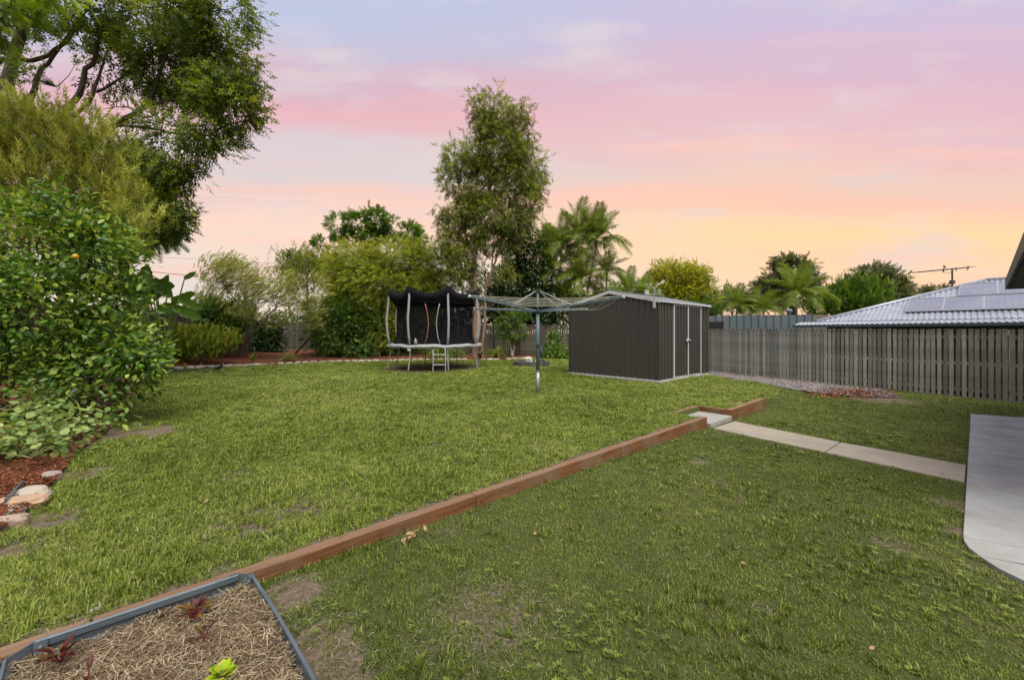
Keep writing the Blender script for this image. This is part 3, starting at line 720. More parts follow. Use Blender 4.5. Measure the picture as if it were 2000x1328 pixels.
for k in range(6): ss.lathe(a0+Vector((.125, 0, -.01+k*.021)), [(.035, 0), (.046, .006), (.035, .014)], 12)
obj('sensor_shield', ss, M_wplast, WS)
cups = MB(); cc = c+Vector((-.115, 0, .50))
for k in range(3):
    th = k*2.094+.5; e = cc+Vector((math.cos(th), math.sin(th), 0))*.07; cups.tube([cc, e], .004, 5); cups.lathe(e, [(0, -.018), (.014, -.014), (.02, 0), (.018, .003), (0, .003)], 8, Matrix.Rotation(math.pi/2, 3, 'Y'))
cups.lathe(cc, [(.0, -.03), (.015, -.03), (.015, .01), (0, .01)], 8); obj('wind_cups', cups, M_wplast, WS)
vn = MB(); vc = c+Vector((.12, 0, .52)); vn.tube([vc-Vector((.09, 0, .02)), vc+Vector((.05, 0, .015))], .009, 6); vn.box(vc+Vector((.09, 0, .04)), (.09, .006, .07), M=Matrix.Rotation(-.7, 3, 'Y')); vn.lathe(vc-Vector((0, 0, .04)), [(.02, 0), (.026, .012), (.02, .05)], 8); obj('wind_vane', vn, M_wplast, WS)

# ------------------------------------------------------------------ trampoline
TC = Vector((-2.65, 13.8, 0)); RT = 1.53; RIM = .80
TR = thing('trampoline', TC, 'round trampoline with black safety net, black shade top and grey padded poles', 'trampoline')
def ring(r, z, n=48, ph=0): return [TC+Vector((r*math.cos(2*math.pi*i/n+ph), r*math.sin(2*math.pi*i/n+ph), z)) for i in range(n)]
def hring(z0f, R, n=64): pass
angs = [math.radians(a) for a in (205, 250, 295, 340, 25, 70, 115, 160)]
for a in angs:
    e = Vector((math.cos(a), math.sin(a), 0)); tg = Vector((-math.sin(a), math.cos(a), 0))
    pts = [TC+e*(RT*r)+Vector((0, 0, z)) for r, z in ((1.045, .0), (1.05, .06), (1.035, .2), (1.0, .4), (.985, .6), (.99, RIM))]
    obj('leg', MB().tube(pts, .021, 8), M_galv, TR, smooth=True)
    pts = [TC+e*(RT*r)+Vector((0, 0, z)) for r, z in ((1.0, RIM+.02), (1.035, RIM+.3), (1.06, RIM+.6), (1.065, RIM+.9), (1.04, RIM+1.2), (1.02, RIM+1.5), (1.02, RIM+1.76))]
    if a in (angs[0],): pass
    obj('pole', MB().tube(pts, [.036]*5+[.034, .02], 8), M_pole, TR, smooth=True)
    obj('pole_cap', MB().tube([TC+e*(RT*1.02)+Vector((0, 0, RIM+1.69)), TC+e*(RT*1.02)+Vector((0, 0, RIM+1.78))], .02, 6), M_galv, TR)
# padded rim with uneven sag
rw = []
n = 96
prof = [(.93, .035), (1.0, .045), (1.045, .02), (1.05, -.03), (1.02, -.06), (.95, -.045), (.93, .035)]
for i in range(n+1):
    a = 2*math.pi*i/n; wv = .012*math.sin(8*a+1)+.008*math.sin(17*a); hh = 1+.25*abs(math.sin(4*(a-angs[0])))
    rw.append([TC+Vector((math.cos(a)*RT*r, math.sin(a)*RT*r, RIM+z*hh+wv)) for r, z in prof])
obj('safety_pad', MB().grid(rw), M_pad, TR, smooth=True)
obj('jumping_mat', MB().lathe(TC+Vector((0, 0, RIM-.005)), [(.01, 0), (RT*.93, .0), (RT*.93, .01), (.01, .01)], 48), M_black, TR)
m, t = base_mat('safety_mesh'); d_ = t.n('ShaderNodeBsdfDiffuse', in_0=(.010, .011, .017, 1)); tr_ = t.n('ShaderNodeBsdfTransparent'); mx = t.n('ShaderNodeMixShader'); mx.inputs[0].default_value = .62
t.put(mx.inputs[1], tr_.outputs[0]); t.put(mx.inputs[2], d_.outputs[0]); finish(t, mx.outputs[0]); M_net = m
rw = []
for i in range(97):
    a = 2*math.pi*i/96; c4 = abs(math.cos(4*(a-angs[0])))
    rw.append([TC+Vector((math.cos(a), math.sin(a), 0))*(RT*r*(.975+.02*c4))+Vector((0, 0, RIM+z)) for r, z in ((.93, .02), (.86, .3), (.84, .8), (.85, 1.2), (.93, 1.55))])
obj('safety_net', MB().grid(rw), M_net, TR, smooth=True)
# seams and zip arcs inside the net
sm = MB()
for a in angs:
    e = Vector((math.cos(a), math.sin(a), 0)); sm.tube([TC+e*(RT*r*.99)+Vector((0, 0, RIM+z)) for r, z in ((.93, .02), (.86, .3), (.84, .8), (.85, 1.2), (.93, 1.55))], .012, 5)
obj('net_seam', sm, M_black, TR)
for px0, sgn, colr in ((834, 1, (.33, .13, .06)), (857, -1, (.42, .38, .30))):
    x = (px0-1000)/F*12.45; yb = 12.32
    pts = [Vector((x+sgn*dx_, yb+.05, RIM+z)) for dx_, z in ((-.06, .05), (.02, .3), (.06, .65), (.045, .9), (.0, 1.15), (-.04, 1.32))]
    obj('door_rod', MB().tube(pts, .016, 6), surf('rod_%d' % px0, colr, tuple(v*.7 for v in colr), 10, .6), TR, smooth=True)
# shade top: peaks at the poles, sags between, skirt below
rw = []
for i in range(129):
    a = 2*math.pi*i/128; u = abs(math.sin(4*(a-angs[0])))            # 0 at a pole, 1 between
    sag = .24*u**.75; k = .035*math.sin(23*a)
    e = Vector((math.cos(a), math.sin(a), 0)); ro = RT*(1.05-.11*u)
    rw.append([TC+e*(RT*.0)+Vector((0, 0, RIM+1.58)), TC+e*(RT*.45)+Vector((0, 0, RIM+1.60)), TC+e*(RT*.8)+Vector((0, 0, RIM+1.68-sag*.5)), TC+e*ro+Vector((0, 0, RIM+1.90-sag)),
               TC+e*(ro-.0)+Vector((0, 0, RIM+1.69-sag*.9+k*.2)), TC+e*(ro-.08-.03*u)+Vector((0, 0, RIM+1.52-sag*.35)), TC+e*(RT*.9)+Vector((0, 0, RIM+1.36+k*.2))])
obj('shade_top', MB().grid(rw), M_black, TR, smooth=True)
tgp = P(812, 666, 12.2); obj('care_tag', MB().add([tgp+Vector((-.05, 0, -.07)), tgp+Vector((.06, 0, -.07)), tgp+Vector((.03, -.03, .02)), tgp+Vector((0, -.02, .10)), tgp+Vector((-.03, -.03, .02))], [(0, 1, 2, 4), (4, 2, 3)]), M_white, TR)
tgp = P(799, 683, 12.3); obj('warning_label', MB().box(tgp, (.1, .006, .07)), M_white, TR)
lad = obj('ladder', MB().tube([P(845.5, 728, 12.1), P(845.8, 700, 12.15), P(845.5, 679, 12.3)], .018, 8).tube([P(870, 728.5, 12.1), P(870, 700, 12.15), P(869, 679, 12.3)], .018, 8), M_galv, TR)
for y in (693, 712.5): obj('rung', MB().tube([P(845.8, y, 12.15), P(870, y, 12.15)], .014, 6), M_galv, lad)

# ------------------------------------------------------------------ rotary clothes hoist
hb = G(1050.5, 768); HB = Vector((hb.x, hb.y, hb.z)); HUBZ = 1.66
HO = thing('clothes_hoist', HB, 'blue-grey steel rotary clothes line with four arms and pale wires', 'clothes line')
o3 = lambda z: HB+Vector((0, 0, z))
obj('lower_post', MB().tube([o3(-.05), o3(.44)], .038, 14), M_galv, HO, smooth=True)
obj('post', MB().tube([o3(.44), o3(HUBZ)], .036, 14).tube([o3(.43), o3(.46)], .042, 14), M_fblue, HO, smooth=True)
obj('mast', MB().tube([o3(HUBZ-.02), o3(2.06)], .026, 12), M_fblue, HO, smooth=True)
M_dk = surf('dark_rubber', (.025, .025, .028), (.04, .04, .042), 20, .7)
hub = obj('hub', MB().lathe(o3(HUBZ-.05), [(.045, 0), (.07, .015), (.07, .05), (.045, .06)], 14), M_dk, HO)
obj('top_cap', MB().lathe(o3(2.04), [(.03, 0), (.062, .012), (.062, .03), (.03, .04)], 14), M_dk, HO)
obj('winder_strap', MB().tube([o3(.93), o3(.98)], .048, 12), M_dk, HO)
wd = MB().tube([o3(.97)+Vector((.04, .02, 0)), o3(.80)+Vector((.085, .03, 0)), o3(.70)+Vector((.07, .03, 0))], [.02, .045, .02], 8); wd.tube([o3(.72)+Vector((.08, .03, 0)), o3(.60)+Vector((.15, .04, 0))], .01, 6)
obj('winder_handle', wd, surf('grey_cloth', (.07, .07, .075), (.05, .05, .05), 20, .8), HO, smooth=True)
AL = 1.83; T0 = math.atan2(-1.2, 1.35); arms = []
TIP = .16
for k in range(4):
    th = T0-k*math.pi/2; e = Vector((math.cos(th), math.sin(th), 0)); tip = o3(HUBZ+TIP)+e*AL
    if k in (2, 3): tip.z -= .05
    arms.append((e, tip))
    am = obj('arm', MB().bar(o3(HUBZ-.01)+e*.04, tip, .032, .036), M_fblue, HO)
    M3 = Matrix((e.cross(Vector((0, 0, 1))), Vector((0, 0, 1)), e)).transposed()
    obj('arm_cap', MB().lathe(tip, [(.006, -.004), (.024, -.004), (.024, .03), (.006, .03)], 12, M3), M_white, am)
    mid = o3(HUBZ)+(tip-o3(HUBZ))*.42
    obj('stay', MB().tube([o3(2.05)+e*.05, mid+Vector((0, 0, .015))], .0085, 6).tube([o3(2.05)+e*.05+Vector((.012, .012, 0)), mid+Vector((.035, .035, .015))], .006, 5), M_galv, HO)
wm = MB()
for f in (.38, .5, .62, .74, .86, .97):
    for k in range(4):
        a = o3(HUBZ)+(arms[k][1]-o3(HUBZ))*f+Vector((0, 0, .02)); b = o3(HUBZ)+(arms[(k+1) % 4][1]-o3(HUBZ))*f+Vector((0, 0, .02))
        sag = .02+.10*f*(1.0 if k in (3,) else .25)
        wm.tube([a.lerp(b, u)-Vector((0, 0, sag*4*u*(1-u))) for u in np.linspace(0, 1, 9)], .0038, 4)
obj('line_wire', wm, surf('pale_wire', (.55, .53, .42), (.42, .40, .33), 10, .5), HO)

# ------------------------------------------------------------------ ring planter with white rock
rp = Vector((*G(1037, 716).xy, 0)); rp.y += .55; rp.x = (1038-1000)/F*rp.y
RP = thing('ring_planter', rp, 'low round grey block planter ring on the back lawn', 'planter')
for k in range(14):
    a0, a1 = 2*math.pi*k/14+.02, 2*math.pi*(k+1)/14-.02; ri, ro = .53, .68
    pts = [(rp.x+r*math.cos(a), rp.y+r*math.sin(a)) for r, a in ((ri, a0), (ro, a0), (ro, (a0+a1)/2), (ro, a1), (ri, a1))]
    obj('block', MB().prism(pts, -.05, .15+random.uniform(-.006, .006)), surf('grey_block', (.12, .115, .105), (.07, .068, .06), 18, .9, .5) if k == 0 else bpy.data.materials['grey_block'], RP)
obj('soil', MB().lathe(rp+Vector((0, 0, .05)), [(.01, .0), (.54, 0), (.54, .05), (.01, .07)], 20), surf('dark_soil', (.07, .05, .035), (.12, .09, .06), 30, .95, .6), RP)
wr = link('white_rock', rock_mesh('white_rock', .15, .12, .13, 11, 3), surf('white_rock_mat', (.66, .63, .6), (.5, .46, .43), 9, .9, .4), label='rounded white rock sitting in the round block planter', cat='rock'); wr.location = rp+Vector((-.13, -.3, .19))
wr = link('pink_rock', rock_mesh('pink_rock', .08, .06, .06, 14, 2), surf('pink_rock_mat', (.4, .24, .18), (.3, .2, .16), 9, .9, .4), label='small pinkish rock beside the white rock in the block planter', cat='rock'); wr.location = rp+Vector((.18, -.3, .14))

# ------------------------------------------------------------------ black bird on the lawn
bp = G(428, 726.5); BD = thing('bird', bp, 'black bird standing on the lawn in front of the stone edging', 'bird')
M_bird = surf('black_feathers', (.012, .022, .03), (.02, .035, .045), 30, .4)
bodyp = [(-.19, .0, .035), (-.14, 0, .07), (-.08, 0, .105), (-.02, 0, .135), (.035, 0, .165), (.07, 0, .20), (.085, 0, .235), (.10, 0, .262), (.118, 0, .27)]
br = [.008, .020, .042, .058, .055, .036, .026, .024, .008]
obj('body', MB().tube([bp+Vector(q) for q in bodyp], br, 12), M_bird, BD, smooth=True)
obj('wing', MB().add([bp+Vector(q) for q in ((.04, -.05, .18), (.02, -.062, .11), (-.08, -.045, .07), (-.15, -.015, .06), (-.08, -.035, .12), (.0, -.052, .17))], [(0, 1, 2, 3, 4, 5)]), M_bird, BD)
obj('beak', MB().tube([bp+Vector((.115, 0, .268)), bp+Vector((.15, 0, .262))], [.010, .001], 6), surf('beak_grey', (.25, .25, .25), (.2, .2, .2), 9, .5), BD)
for y_ in (-.02, .02):
    obj('leg', MB().tube([bp+Vector((.0, y_, .09)), bp+Vector((-.006, y_, .04)), bp+Vector((.004, y_, .0))], .0045, 5).tube([bp+Vector((-.02, y_, .003)), bp+Vector((.03, y_, .003))], .003, 4), M_dk, BD)

# ------------------------------------------------------------------ steel planter bed (lower left)
PZ = .07
PA, PB, PC2, PD, PE = Vector((-1.287, 1.874)), Vector((-1.224, 1.874)), Vector((-.654, 1.298)), Vector((-1.756, 1.463)), Vector((-1.762, 1.385))
dirn = (PC2-PB).normalized(); PF = PB+dirn*2.1; PG = PE+dirn*1.9
PL = thing('raised_garden_bed', (-1.0, 1.0, -.06), 'blue-grey steel raised garden bed filled with straw in the lower left corner', 'garden bed')
def panel(p, q, rib=True, bow=0.0, name='side_panel'):
    d = (q-p); L = d.length; d.normalize(); n_ = Vector((-d.y, d.x)); rws = []
    ns = 10 if bow else 1
    prof = [(.0, PZ), (-.006, PZ-.004), (-.006, PZ-.028), (.008, PZ-.036), (.008, PZ-.062), (-.004, PZ-.07), (-.004, PZ-.13)]
    if not rib: prof = [(.0, PZ), (0, PZ-.15)]
    for side_ in (0, .0035):
        for k in range(ns+1):
            u = k/ns; bw = bow*math.sin(math.pi*u)+ (.004*math.sin(9*u) if bow else 0); c = p+d*(L*u)+n_*(bw)
            rws.append([(c.x+n_.x*(o_+side_), c.y+n_.y*(o_+side_), z) for o_, z in prof])
    mb = MB(); mb.grid(rws[:ns+1]); mb.grid(rws[ns+1:])
    for k in range(ns):
        a, b = rws[k][0], rws[k+1][0]; c, e = rws[ns+1+k+1][0], rws[ns+1+k][0]; mb.add([a, b, c, e], [(0, 1, 2, 3)])
    return obj(name, mb, M_steelgrey, PL)
def wall_run():
    panel(PD, PA); panel(PB, PF, bow=.012); panel(PE, PG, bow=.008)
    panel(PA, PB, rib=False, name='corner_plate'); panel(PD, PE, rib=False, name='corner_plate'); panel(PG, PF, name='side_panel')
    for q, d in ((PD, (PA-PD).normalized()), (PA, (PD-PA).normalized()), (PB, dirn), (PE, dirn)):
        c0 = q+d*.0; c1 = q+d*.035; n_ = Vector((-d.y, d.x))
        e = obj('corner_strap', MB().bar((c0.x-n_.x*.012, c0.y-n_.y*.012, PZ-.05), (c1.x-n_.x*.012, c1.y-n_.y*.012, PZ-.05), .006, .10), M_steelgrey, PL)
        obj('screw', MB().lathe(((c0.x+c1.x)/2-n_.x*.016, (c0.y+c1.y)/2-n_.y*.016, PZ-.02), [(.001, 0), (.006, 0), (.006, .004), (.001, .005)], 8, Matrix((d.to_3d(), Vector((0, 0, 1)), (-n_).to_3d())).transposed()), M_galv, e)
wall_run()
ppoly = [tuple(q) for q in (PA, PB, PF, PG, PE, PD)]
def mound(x, y): return .025+.018*math.sin(x*6+1)*math.sin(y*5)+.012*math.sin(x*13+y*9)
rws = []
for i in range(41):
    k = i/40; a = (PD if k < .05 else PD.lerp(PE, min(1, k*8)) if k < .125 else PE.lerp(PG, (k-.125)/.875)); b = (PA if k < .02 else PA.lerp(PB, min(1, k*12)) if k < .083 else PB.lerp(PF, (k-.083)/.917))
    rws.append([(lerp(a.x, b.x, j/24), lerp(a.y, b.y, j/24), mound(lerp(a.x, b.x, j/24), lerp(a.y, b.y, j/24))-.012-(.02 if j in (0, 24) else 0)) for j in range(25)])
M_straw_b = surf('straw_base', (.22, .165, .10), (.10, .07, .045), 60, .95, .9, bscale=120)
obj('straw_bed', MB().grid(rws), M_straw_b, PL)
N = 95000; xs = RNG.uniform(-1.9, .5, N); ys = RNG.uniform(.2, 1.95, N); keep = inpoly(xs, ys, ppoly) & (ys > 1.0); xs, ys = xs[keep], ys[keep]; N = len(xs)
zs = .025+.018*np.sin(xs*6+1)*np.sin(ys*5)+.012*np.sin(xs*13+ys*9)+RNG.random(N)*.02-.008
Ax = rdir(N); Ax[:, 2] *= .22; strw = (np.array([(-.5, 0, 0), (.5, 0, 0), (.5, 1, 0), (-.5, 1, 0)], float)*np.array([.055, 1, 1])-np.array([0, .5, 0]), np.array([(0, 1, 2), (0, 2, 3)]))
M_straw = foliage('straw', (.10, .065, .035), (.27, .19, .11), (.56, .46, .31), .1, .7, .2, 14)
ln = RNG.uniform(.010, .048, N)*np.where(RNG.random(N) < .06, 1.6, 1)
so = link('loose_straw', scatter('loose_straw', strw, np.stack([xs, ys, zs], -1), Ax, np.tile([0, 0, 1.], (N, 1))+rdir(N)*.4, ln, RNG.random(N)), M_straw, PL, kind='stuff')
so.matrix_parent_inverse = PL.matrix_basis.inverted()

# ------------------------------------------------------------------ plants
def trunk_poly(mb, pts, r0, r1, n=8, jit=0.0, sub=3):
    pts = [Vector(q) for q in pts]; out = []
    for i in range(len(pts)-1):
        p_1 = pts[max(i-1, 0)]; a = pts[i]; b = pts[i+1]; c = pts[min(i+2, len(pts)-1)]
        for s in range(sub):
            u = s/sub
            q = .5*((2*a)+(b-p_1)*u+(2*p_1-5*a+4*b-c)*u*u+(3*a-p_1-3*b+c)*u**3)
            out.append(q+Vector((random.gauss(0, jit), random.gauss(0, jit), 0)))
    out.append(pts[-1]); k = len(out)
    mb.tube(out, [lerp(r0, r1, (i/(k-1))**.8) for i in range(k)], n, caps=False); return out
def B(px, py, rx, ry, Yd, dep=None):
    return (P(px, py, Yd), Vector((rx/F*Yd, (dep if dep else rx/F*Yd*.8), ry/F*Yd)))
from mathutils import noise as MN
def crown_pts(blobs, nclump, per, cr, shell=.35, flat=1.0, gap=None, gf=1.0):
    wts = np.array([(b[1].x*b[1].z)**1.0*(b[2] if len(b) > 2 else 1) for b in blobs]); wts /= wts.sum()
    bi = RNG.choice(len(blobs), nclump, p=wts); d = rdir(nclump); r = (shell+(1-shell)*RNG.random(nclump))**.7
    cen = np.array([tuple(blobs[i][0]) for i in bi]); rad = np.array([tuple(blobs[i][1]) for i in bi])
    C = cen+d*rad*r[:, None]
    out = nrm(d*rad)
    if gap is not None:
        ok = np.array([MN.noise(Vector(q)*gf)+.5*MN.noise(Vector(q)*gf*2.3) > gap for q in C]); C, out, bi, d = C[ok], out[ok], bi[ok], d[ok]; nclump = len(C)
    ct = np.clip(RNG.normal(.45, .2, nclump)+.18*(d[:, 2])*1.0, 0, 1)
    C2 = np.repeat(C, per, 0)+RNG.normal(size=(nclump*per, 3))*cr*np.array([1, 1, flat])
    return C, C2, np.repeat(out, per, 0), np.clip(np.repeat(ct, per)+RNG.normal(0, .16, nclump*per), 0, 1), bi
def orient(out, mode, n):
    r = rdir(n)
    if mode == 'droop': A = np.array([0, 0, -1.])+r*.45+out*.25
    elif mode == 'hang': A = np.array([0, 0, -.55])+r*.75+out*.35
    elif mode == 'up': A = np.array([0, 0, 1.])+r*.6+out*.4
    elif mode == 'out': A = out*1.0+r*.75
    elif mode == 'arch': A = out*.8+r*.5+np.array([0, 0, -.35])
    elif mode == 'wind': A = np.array([.8, 0, .5])+r*.5+out*.2
    else: A = r
    Nn = np.array([0, 0, 1.])+rdir(n)*.7
    return A, Nn
def plant(name, label, cat, base, blobs, tmpl, nclump, per, cr, size, mat, mode='out', bark=None, trunks=(), limbs=2, group=None, shell=.35, cname='foliage', twig=.006, flat=1.0, tname='trunk', jit=.02, tone=0.0, gap=None, gf=1.0):
    root = thing(name, base, label, cat, group)
    C, C2, out_, tn, bi = crown_pts(blobs, nclump, per, cr, shell, flat, gap, gf); n = len(C2)
    A, Nn = orient(out_, mode, n); sz = RNG.uniform(size[0], size[1], n)
    Cl = C2-np.array(tuple(base)); tn = np.clip(tn+tone, 0, 1)
    # keep above ground
    ok = C2[:, 2] > .03
    me = scatter(cname, tmpl, Cl[ok], A[ok], Nn[ok], sz[ok], tn[ok]); link(cname, me, mat, root)
    if bark is not None:
        mb = MB(); tops = []
        for tr in trunks:
            pts, r0, r1 = tr; tops += trunk_poly(mb, pts, r0, r1, 8, jit)
        if not tops: tops = [Vector(base)]
        for bidx, b in enumerate(blobs):
            if limbs <= 0: break
            cands = [q for q in tops if q.z < b[0].z+.2] or tops
            s = min(cands, key=lambda q: (q-b[0]).length)
            if (s-b[0]).length > .15:
                midp = s.lerp(b[0], .5)+Vector((random.gauss(0, .05), random.gauss(0, .05), .05))*(s-b[0]).length
                trunk_poly(mb, [s, midp, b[0]], twig*3.2, twig*1.6, 5)
            cl = C[bi == bidx]
            for q in cl[:limbs]:
                q = Vector(q); midp = b[0].lerp(q, .5)+Vector((random.gauss(0, .06), random.gauss(0, .06), random.gauss(0, .06)))
                trunk_poly(mb, [b[0], midp, q], twig*1.5, twig*.5, 4, sub=2)
        obj(tname, mb, bark, root, smooth=True)
    return root
L4 = T_leaf(.42); LN4 = T_leaf(.22, .03); SPR = T_sprig(); SPR2 = T_sprig(9, .3, .55, 60, .05, seed=5); FEA = T_feather(); BRU = T_brush(); GUM = T_sprig(7, .5, .21, 45, .1, seed=14); NEE = T_needle(.05); BRUW = T_brush(18, .34, .075, 60); PUFF = T_sprig(12, .36, .20, 65, .25, seed=8)
WISP = T_sprig(8, .42, .16, 30, .1, seed=9)
DROOPS = T_sprig(6, .55, .17, 25, .0, seed=4)
F_camph = foliage('camphor_leaf', (.028, .048, .010), (.085, .13, .02), (.24, .27, .045), .4)
F_brushL = foliage('bottlebrush_leaf', (.08, .10, .02), (.22, .25, .055), (.45, .42, .14), .35)
F_citrus = foliage('citrus_leaf', (.022, .06, .012), (.075, .155, .024), (.34, .43, .10), .3, .32, .5, 2.0)
F_gum = foliage('gum_leaf', (.05, .065, .018), (.14, .175, .042), (.28, .30, .08), .4)
F_yel = foliage('weeping_leaf', (.065, .09, .012), (.19, .23, .035), (.36, .38, .08), .4)
F_tea = foliage('teatree_leaf', (.07, .09, .035), (.24, .27, .13), (.42, .44, .25), .4)
F_dark = foliage('dark_leaf', (.014, .034, .008), (.045, .095, .02), (.13, .21, .04), .25, .35, .5)
F_ficus = foliage('vine_leaf', (.008, .020, .007), (.022, .052, .014), (.07, .12, .028), .2, .35, .5)
F_pinn = foliage('pinnate_leaf', (.02, .045, .010), (.07, .14, .024), (.17, .26, .045), .35)
F_palm = foliage('palm_leaf', (.035, .055, .012), (.10, .145, .026), (.24, .28, .06), .3)
F_dome = foliage('mango_leaf', (.06, .075, .010), (.24, .25, .022), (.46, .43, .05), .3)
F_far = foliage('far_leaf', (.03, .04, .022), (.07, .09, .045), (.14, .16, .07), .25)
F_low = foliage('shrub_leaf', (.05, .085, .012), (.17, .23, .035), (.38, .40, .08), .35)
F_mid = foliage('green_leaf', (.025, .055, .010), (.07, .13, .02), (.17, .25, .04), .3)
F_vine = foliage('ground_vine_leaf', (.06, .10, .03), (.17, .25, .10), (.34, .41, .20), .3, .6, .2, 3)
F_strap = foliage('strap_leaf', (.05, .08, .015), (.13, .18, .04), (.30, .33, .10), .3)
F_red = foliage('beet_leaf', (.05, .008, .010), (.10, .022, .022), (.14, .10, .02), .3, .4, .4, 9)
F_lime = foliage('lime_leaf', (.15, .27, .01), (.30, .46, .02), (.42, .58, .04), .35, .4, .4, 9)
F_banana = foliage('paddle_leaf', (.06, .13, .018), (.14, .25, .04), (.24, .35, .08), .5, .35, .5, 1.5)
F_brom = foliage('bromeliad_leaf', (.03, .008, .01), (.08, .02, .02), (.25, .16, .10), .2)

# big camphor on the left
Yc = 11.0
cb = [B(340, 50, 130, 80, Yc), B(430, 120, 75, 80, Yc), B(445, 205, 62, 55, Yc), B(370, 150, 90, 70, Yc+1), B(350, 250, 75, 45, Yc), B(400, 275, 70, 32, Yc), B(330, 320, 45, 38, Yc), B(350, 350, 32, 30, Yc), B(335, 420, 36, 34, Yc), B(295, 395, 40, 40, Yc),
      B(250, 20, 120, 55, Yc), B(130, 30, 100, 45, Yc), (*B(210, 120, 90, 50, Yc), .2), (*B(110, 170, 100, 60, Yc), .12), (*B(250, 210, 60, 40, Yc), .2), B(430, 20, 70, 45, Yc), B(490, 235, 28, 25, Yc), (*B(300, 120, 60, 60, Yc), .5)]
limbsC = [([P(-80, 760, Yc), P(-10, 330, Yc), P(10, 200, Yc), P(30, 110, Yc), P(60, 0, Yc)], .20, .10),
          ([P(-10, 330, Yc), P(-15, 135, Yc), P(60, 118, Yc), P(110, 98, Yc), P(160, 50, Yc)], .09, .03),
          ([P(0, 300, Yc), P(55, 195, Yc), P(78, 145, Yc), P(102, 108, Yc), P(175, 10, Yc)], .085, .03),
          ([P(10, 420, Yc), P(75, 300, Yc), P(109, 241, Yc), P(147, 199, Yc), P(166, 150, Yc), P(184, 109, Yc), P(215, 40, Yc)], .11, .04),
          ([P(109, 241, Yc), P(160, 215, Yc), P(185, 170, Yc), P(205, 110, Yc)], .06, .025),
          ([P(40, 420, Yc), P(150, 300, Yc), P(226, 245, Yc), P(286, 207, Yc), P(312, 143, Yc), P(340, 60, Yc)], .10, .03),
          ([P(226, 245, Yc), P(290, 250, Yc), P(350, 262, Yc), P(410, 265, Yc)], .045, .02),
          ([P(200, 255, Yc), P(250, 320, Yc), P(290, 335, Yc), P(330, 330, Yc)], .05, .015),
          ([P(286, 207, Yc), P(370, 190, Yc), P(430, 190, Yc)], .04, .015),
          ([P(190, 180, Yc), P(240, 150, Yc), P(300, 90, Yc)], .04, .015)]
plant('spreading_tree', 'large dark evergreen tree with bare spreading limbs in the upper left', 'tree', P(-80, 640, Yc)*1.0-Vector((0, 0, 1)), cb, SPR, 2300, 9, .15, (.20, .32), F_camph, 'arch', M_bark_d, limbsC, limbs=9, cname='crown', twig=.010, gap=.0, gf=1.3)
Yb = 8.3
plant('bottlebrush_tree', 'olive-yellow needle-leaved bottlebrush tree behind the citrus on the left edge', 'tree', Vector((-11.2, 8.9, 0.1)),
      [B(50, 270, 100, 80, Yb), B(150, 265, 60, 45, Yb), B(190, 330, 70, 60, Yb), B(90, 370, 130, 80, Yb), B(220, 400, 50, 45, Yb), B(-40, 300, 90, 130, Yb), B(30, 215, 45, 30, Yb), B(255, 440, 38, 30, Yb-.5), B(90, 460, 150, 70, Yb), B(200, 470, 60, 50, Yb)],
      BRUW, 1500, 4, .16, (.20, .36), F_brushL, 'up', M_bark_t, [([Vector((-11.2, 8.9, .1)), Vector((-10.9, 8.8, 1.5)), P(60, 400, Yb)], .09, .05), ([Vector((-11.0, 8.8, 1.0)), P(130, 480, Yb), P(190, 380, Yb)], .06, .02)], limbs=6, cname='crown', gap=-.15, gf=2.0)
Yf = 6.8
plant('feather_leaf_tree', 'bright green feathery tree branch hanging in at the top left corner', 'tree', Vector((-11.5, 6.9, .1)),
      [B(20, 15, 50, 28, Yf), B(10, 50, 40, 22, Yf), B(90, -15, 50, 18, Yf), B(-60, 0, 60, 80, Yf)], FEA, 170, 4, .10, (.16, .28), foliage('feather_leaf', (.05, .09, .01), (.14, .22, .025), (.3, .38, .06), .4), 'arch', M_bark_d,
      [([Vector((-11.5, 6.9, .1)), Vector((-11.0, 6.9, 3.5)), P(-60, 20, Yf)], .12, .05)], limbs=5, cname='crown')
Yj = 12.5
plant('fern_leaf_tree', 'dark fern-leaved tree drooping below the spreading tree on the left', 'tree', Vector((-13.2, 12.6, .1)),
      [B(262, 340, 38, 50, Yj), B(280, 400, 40, 50, Yj), B(290, 450, 34, 28, Yj), B(240, 420, 40, 50, Yj), B(320, 440, 22, 20, Yj)], FEA, 330, 5, .15, (.35, .6), F_pinn, 'arch', M_bark_d,
      [([Vector((-13.2, 12.6, .1)), Vector((-12.8, 12.6, 2.6)), P(262, 380, Yj)], .10, .04)], limbs=4, cname='crown')

# citrus tree --------------------------------------------------------
Yo = 5.5
cblob = [B(70, 480, 130, 95, Yo), B(180, 500, 85, 80, Yo), B(60, 620, 190, 120, Yo), B(215, 610, 75, 80, Yo), B(245, 680, 70, 60, Yo-.2), B(170, 740, 110, 60, Yo-.3), B(40, 740, 110, 80, Yo-.2), B(-80, 600, 110, 200, Yo), B(140, 420, 60, 50, Yo), B(275, 710, 45, 40, Yo-.2), B(205, 790, 55, 28, Yo-.4)]
cbase = Vector((-6.3, 5.7, .05))
CT = thing('citrus_tree', cbase, 'dense glossy citrus tree bearing green fruit in the left foreground', 'tree')
C, C2, out_, tn, bi = crown_pts(cblob, 2700, 9, .10, .45, 1.0, -.2, 1.8); n = len(C2); A, Nn = orient(out_, 'out', n); A += np.array([0, 0, -.15]); sz = RNG.uniform(.06, .115, n)
ok = (C2[:, 2] > .06)
C2, A, Nn, sz, tn = C2[ok], A[ok], Nn[ok], sz[ok], tn[ok]
vx = C2[:, 0]/C2[:, 1]*F+1000; vy = 651-(C2[:, 2]-CAMZ)/C2[:, 1]*F
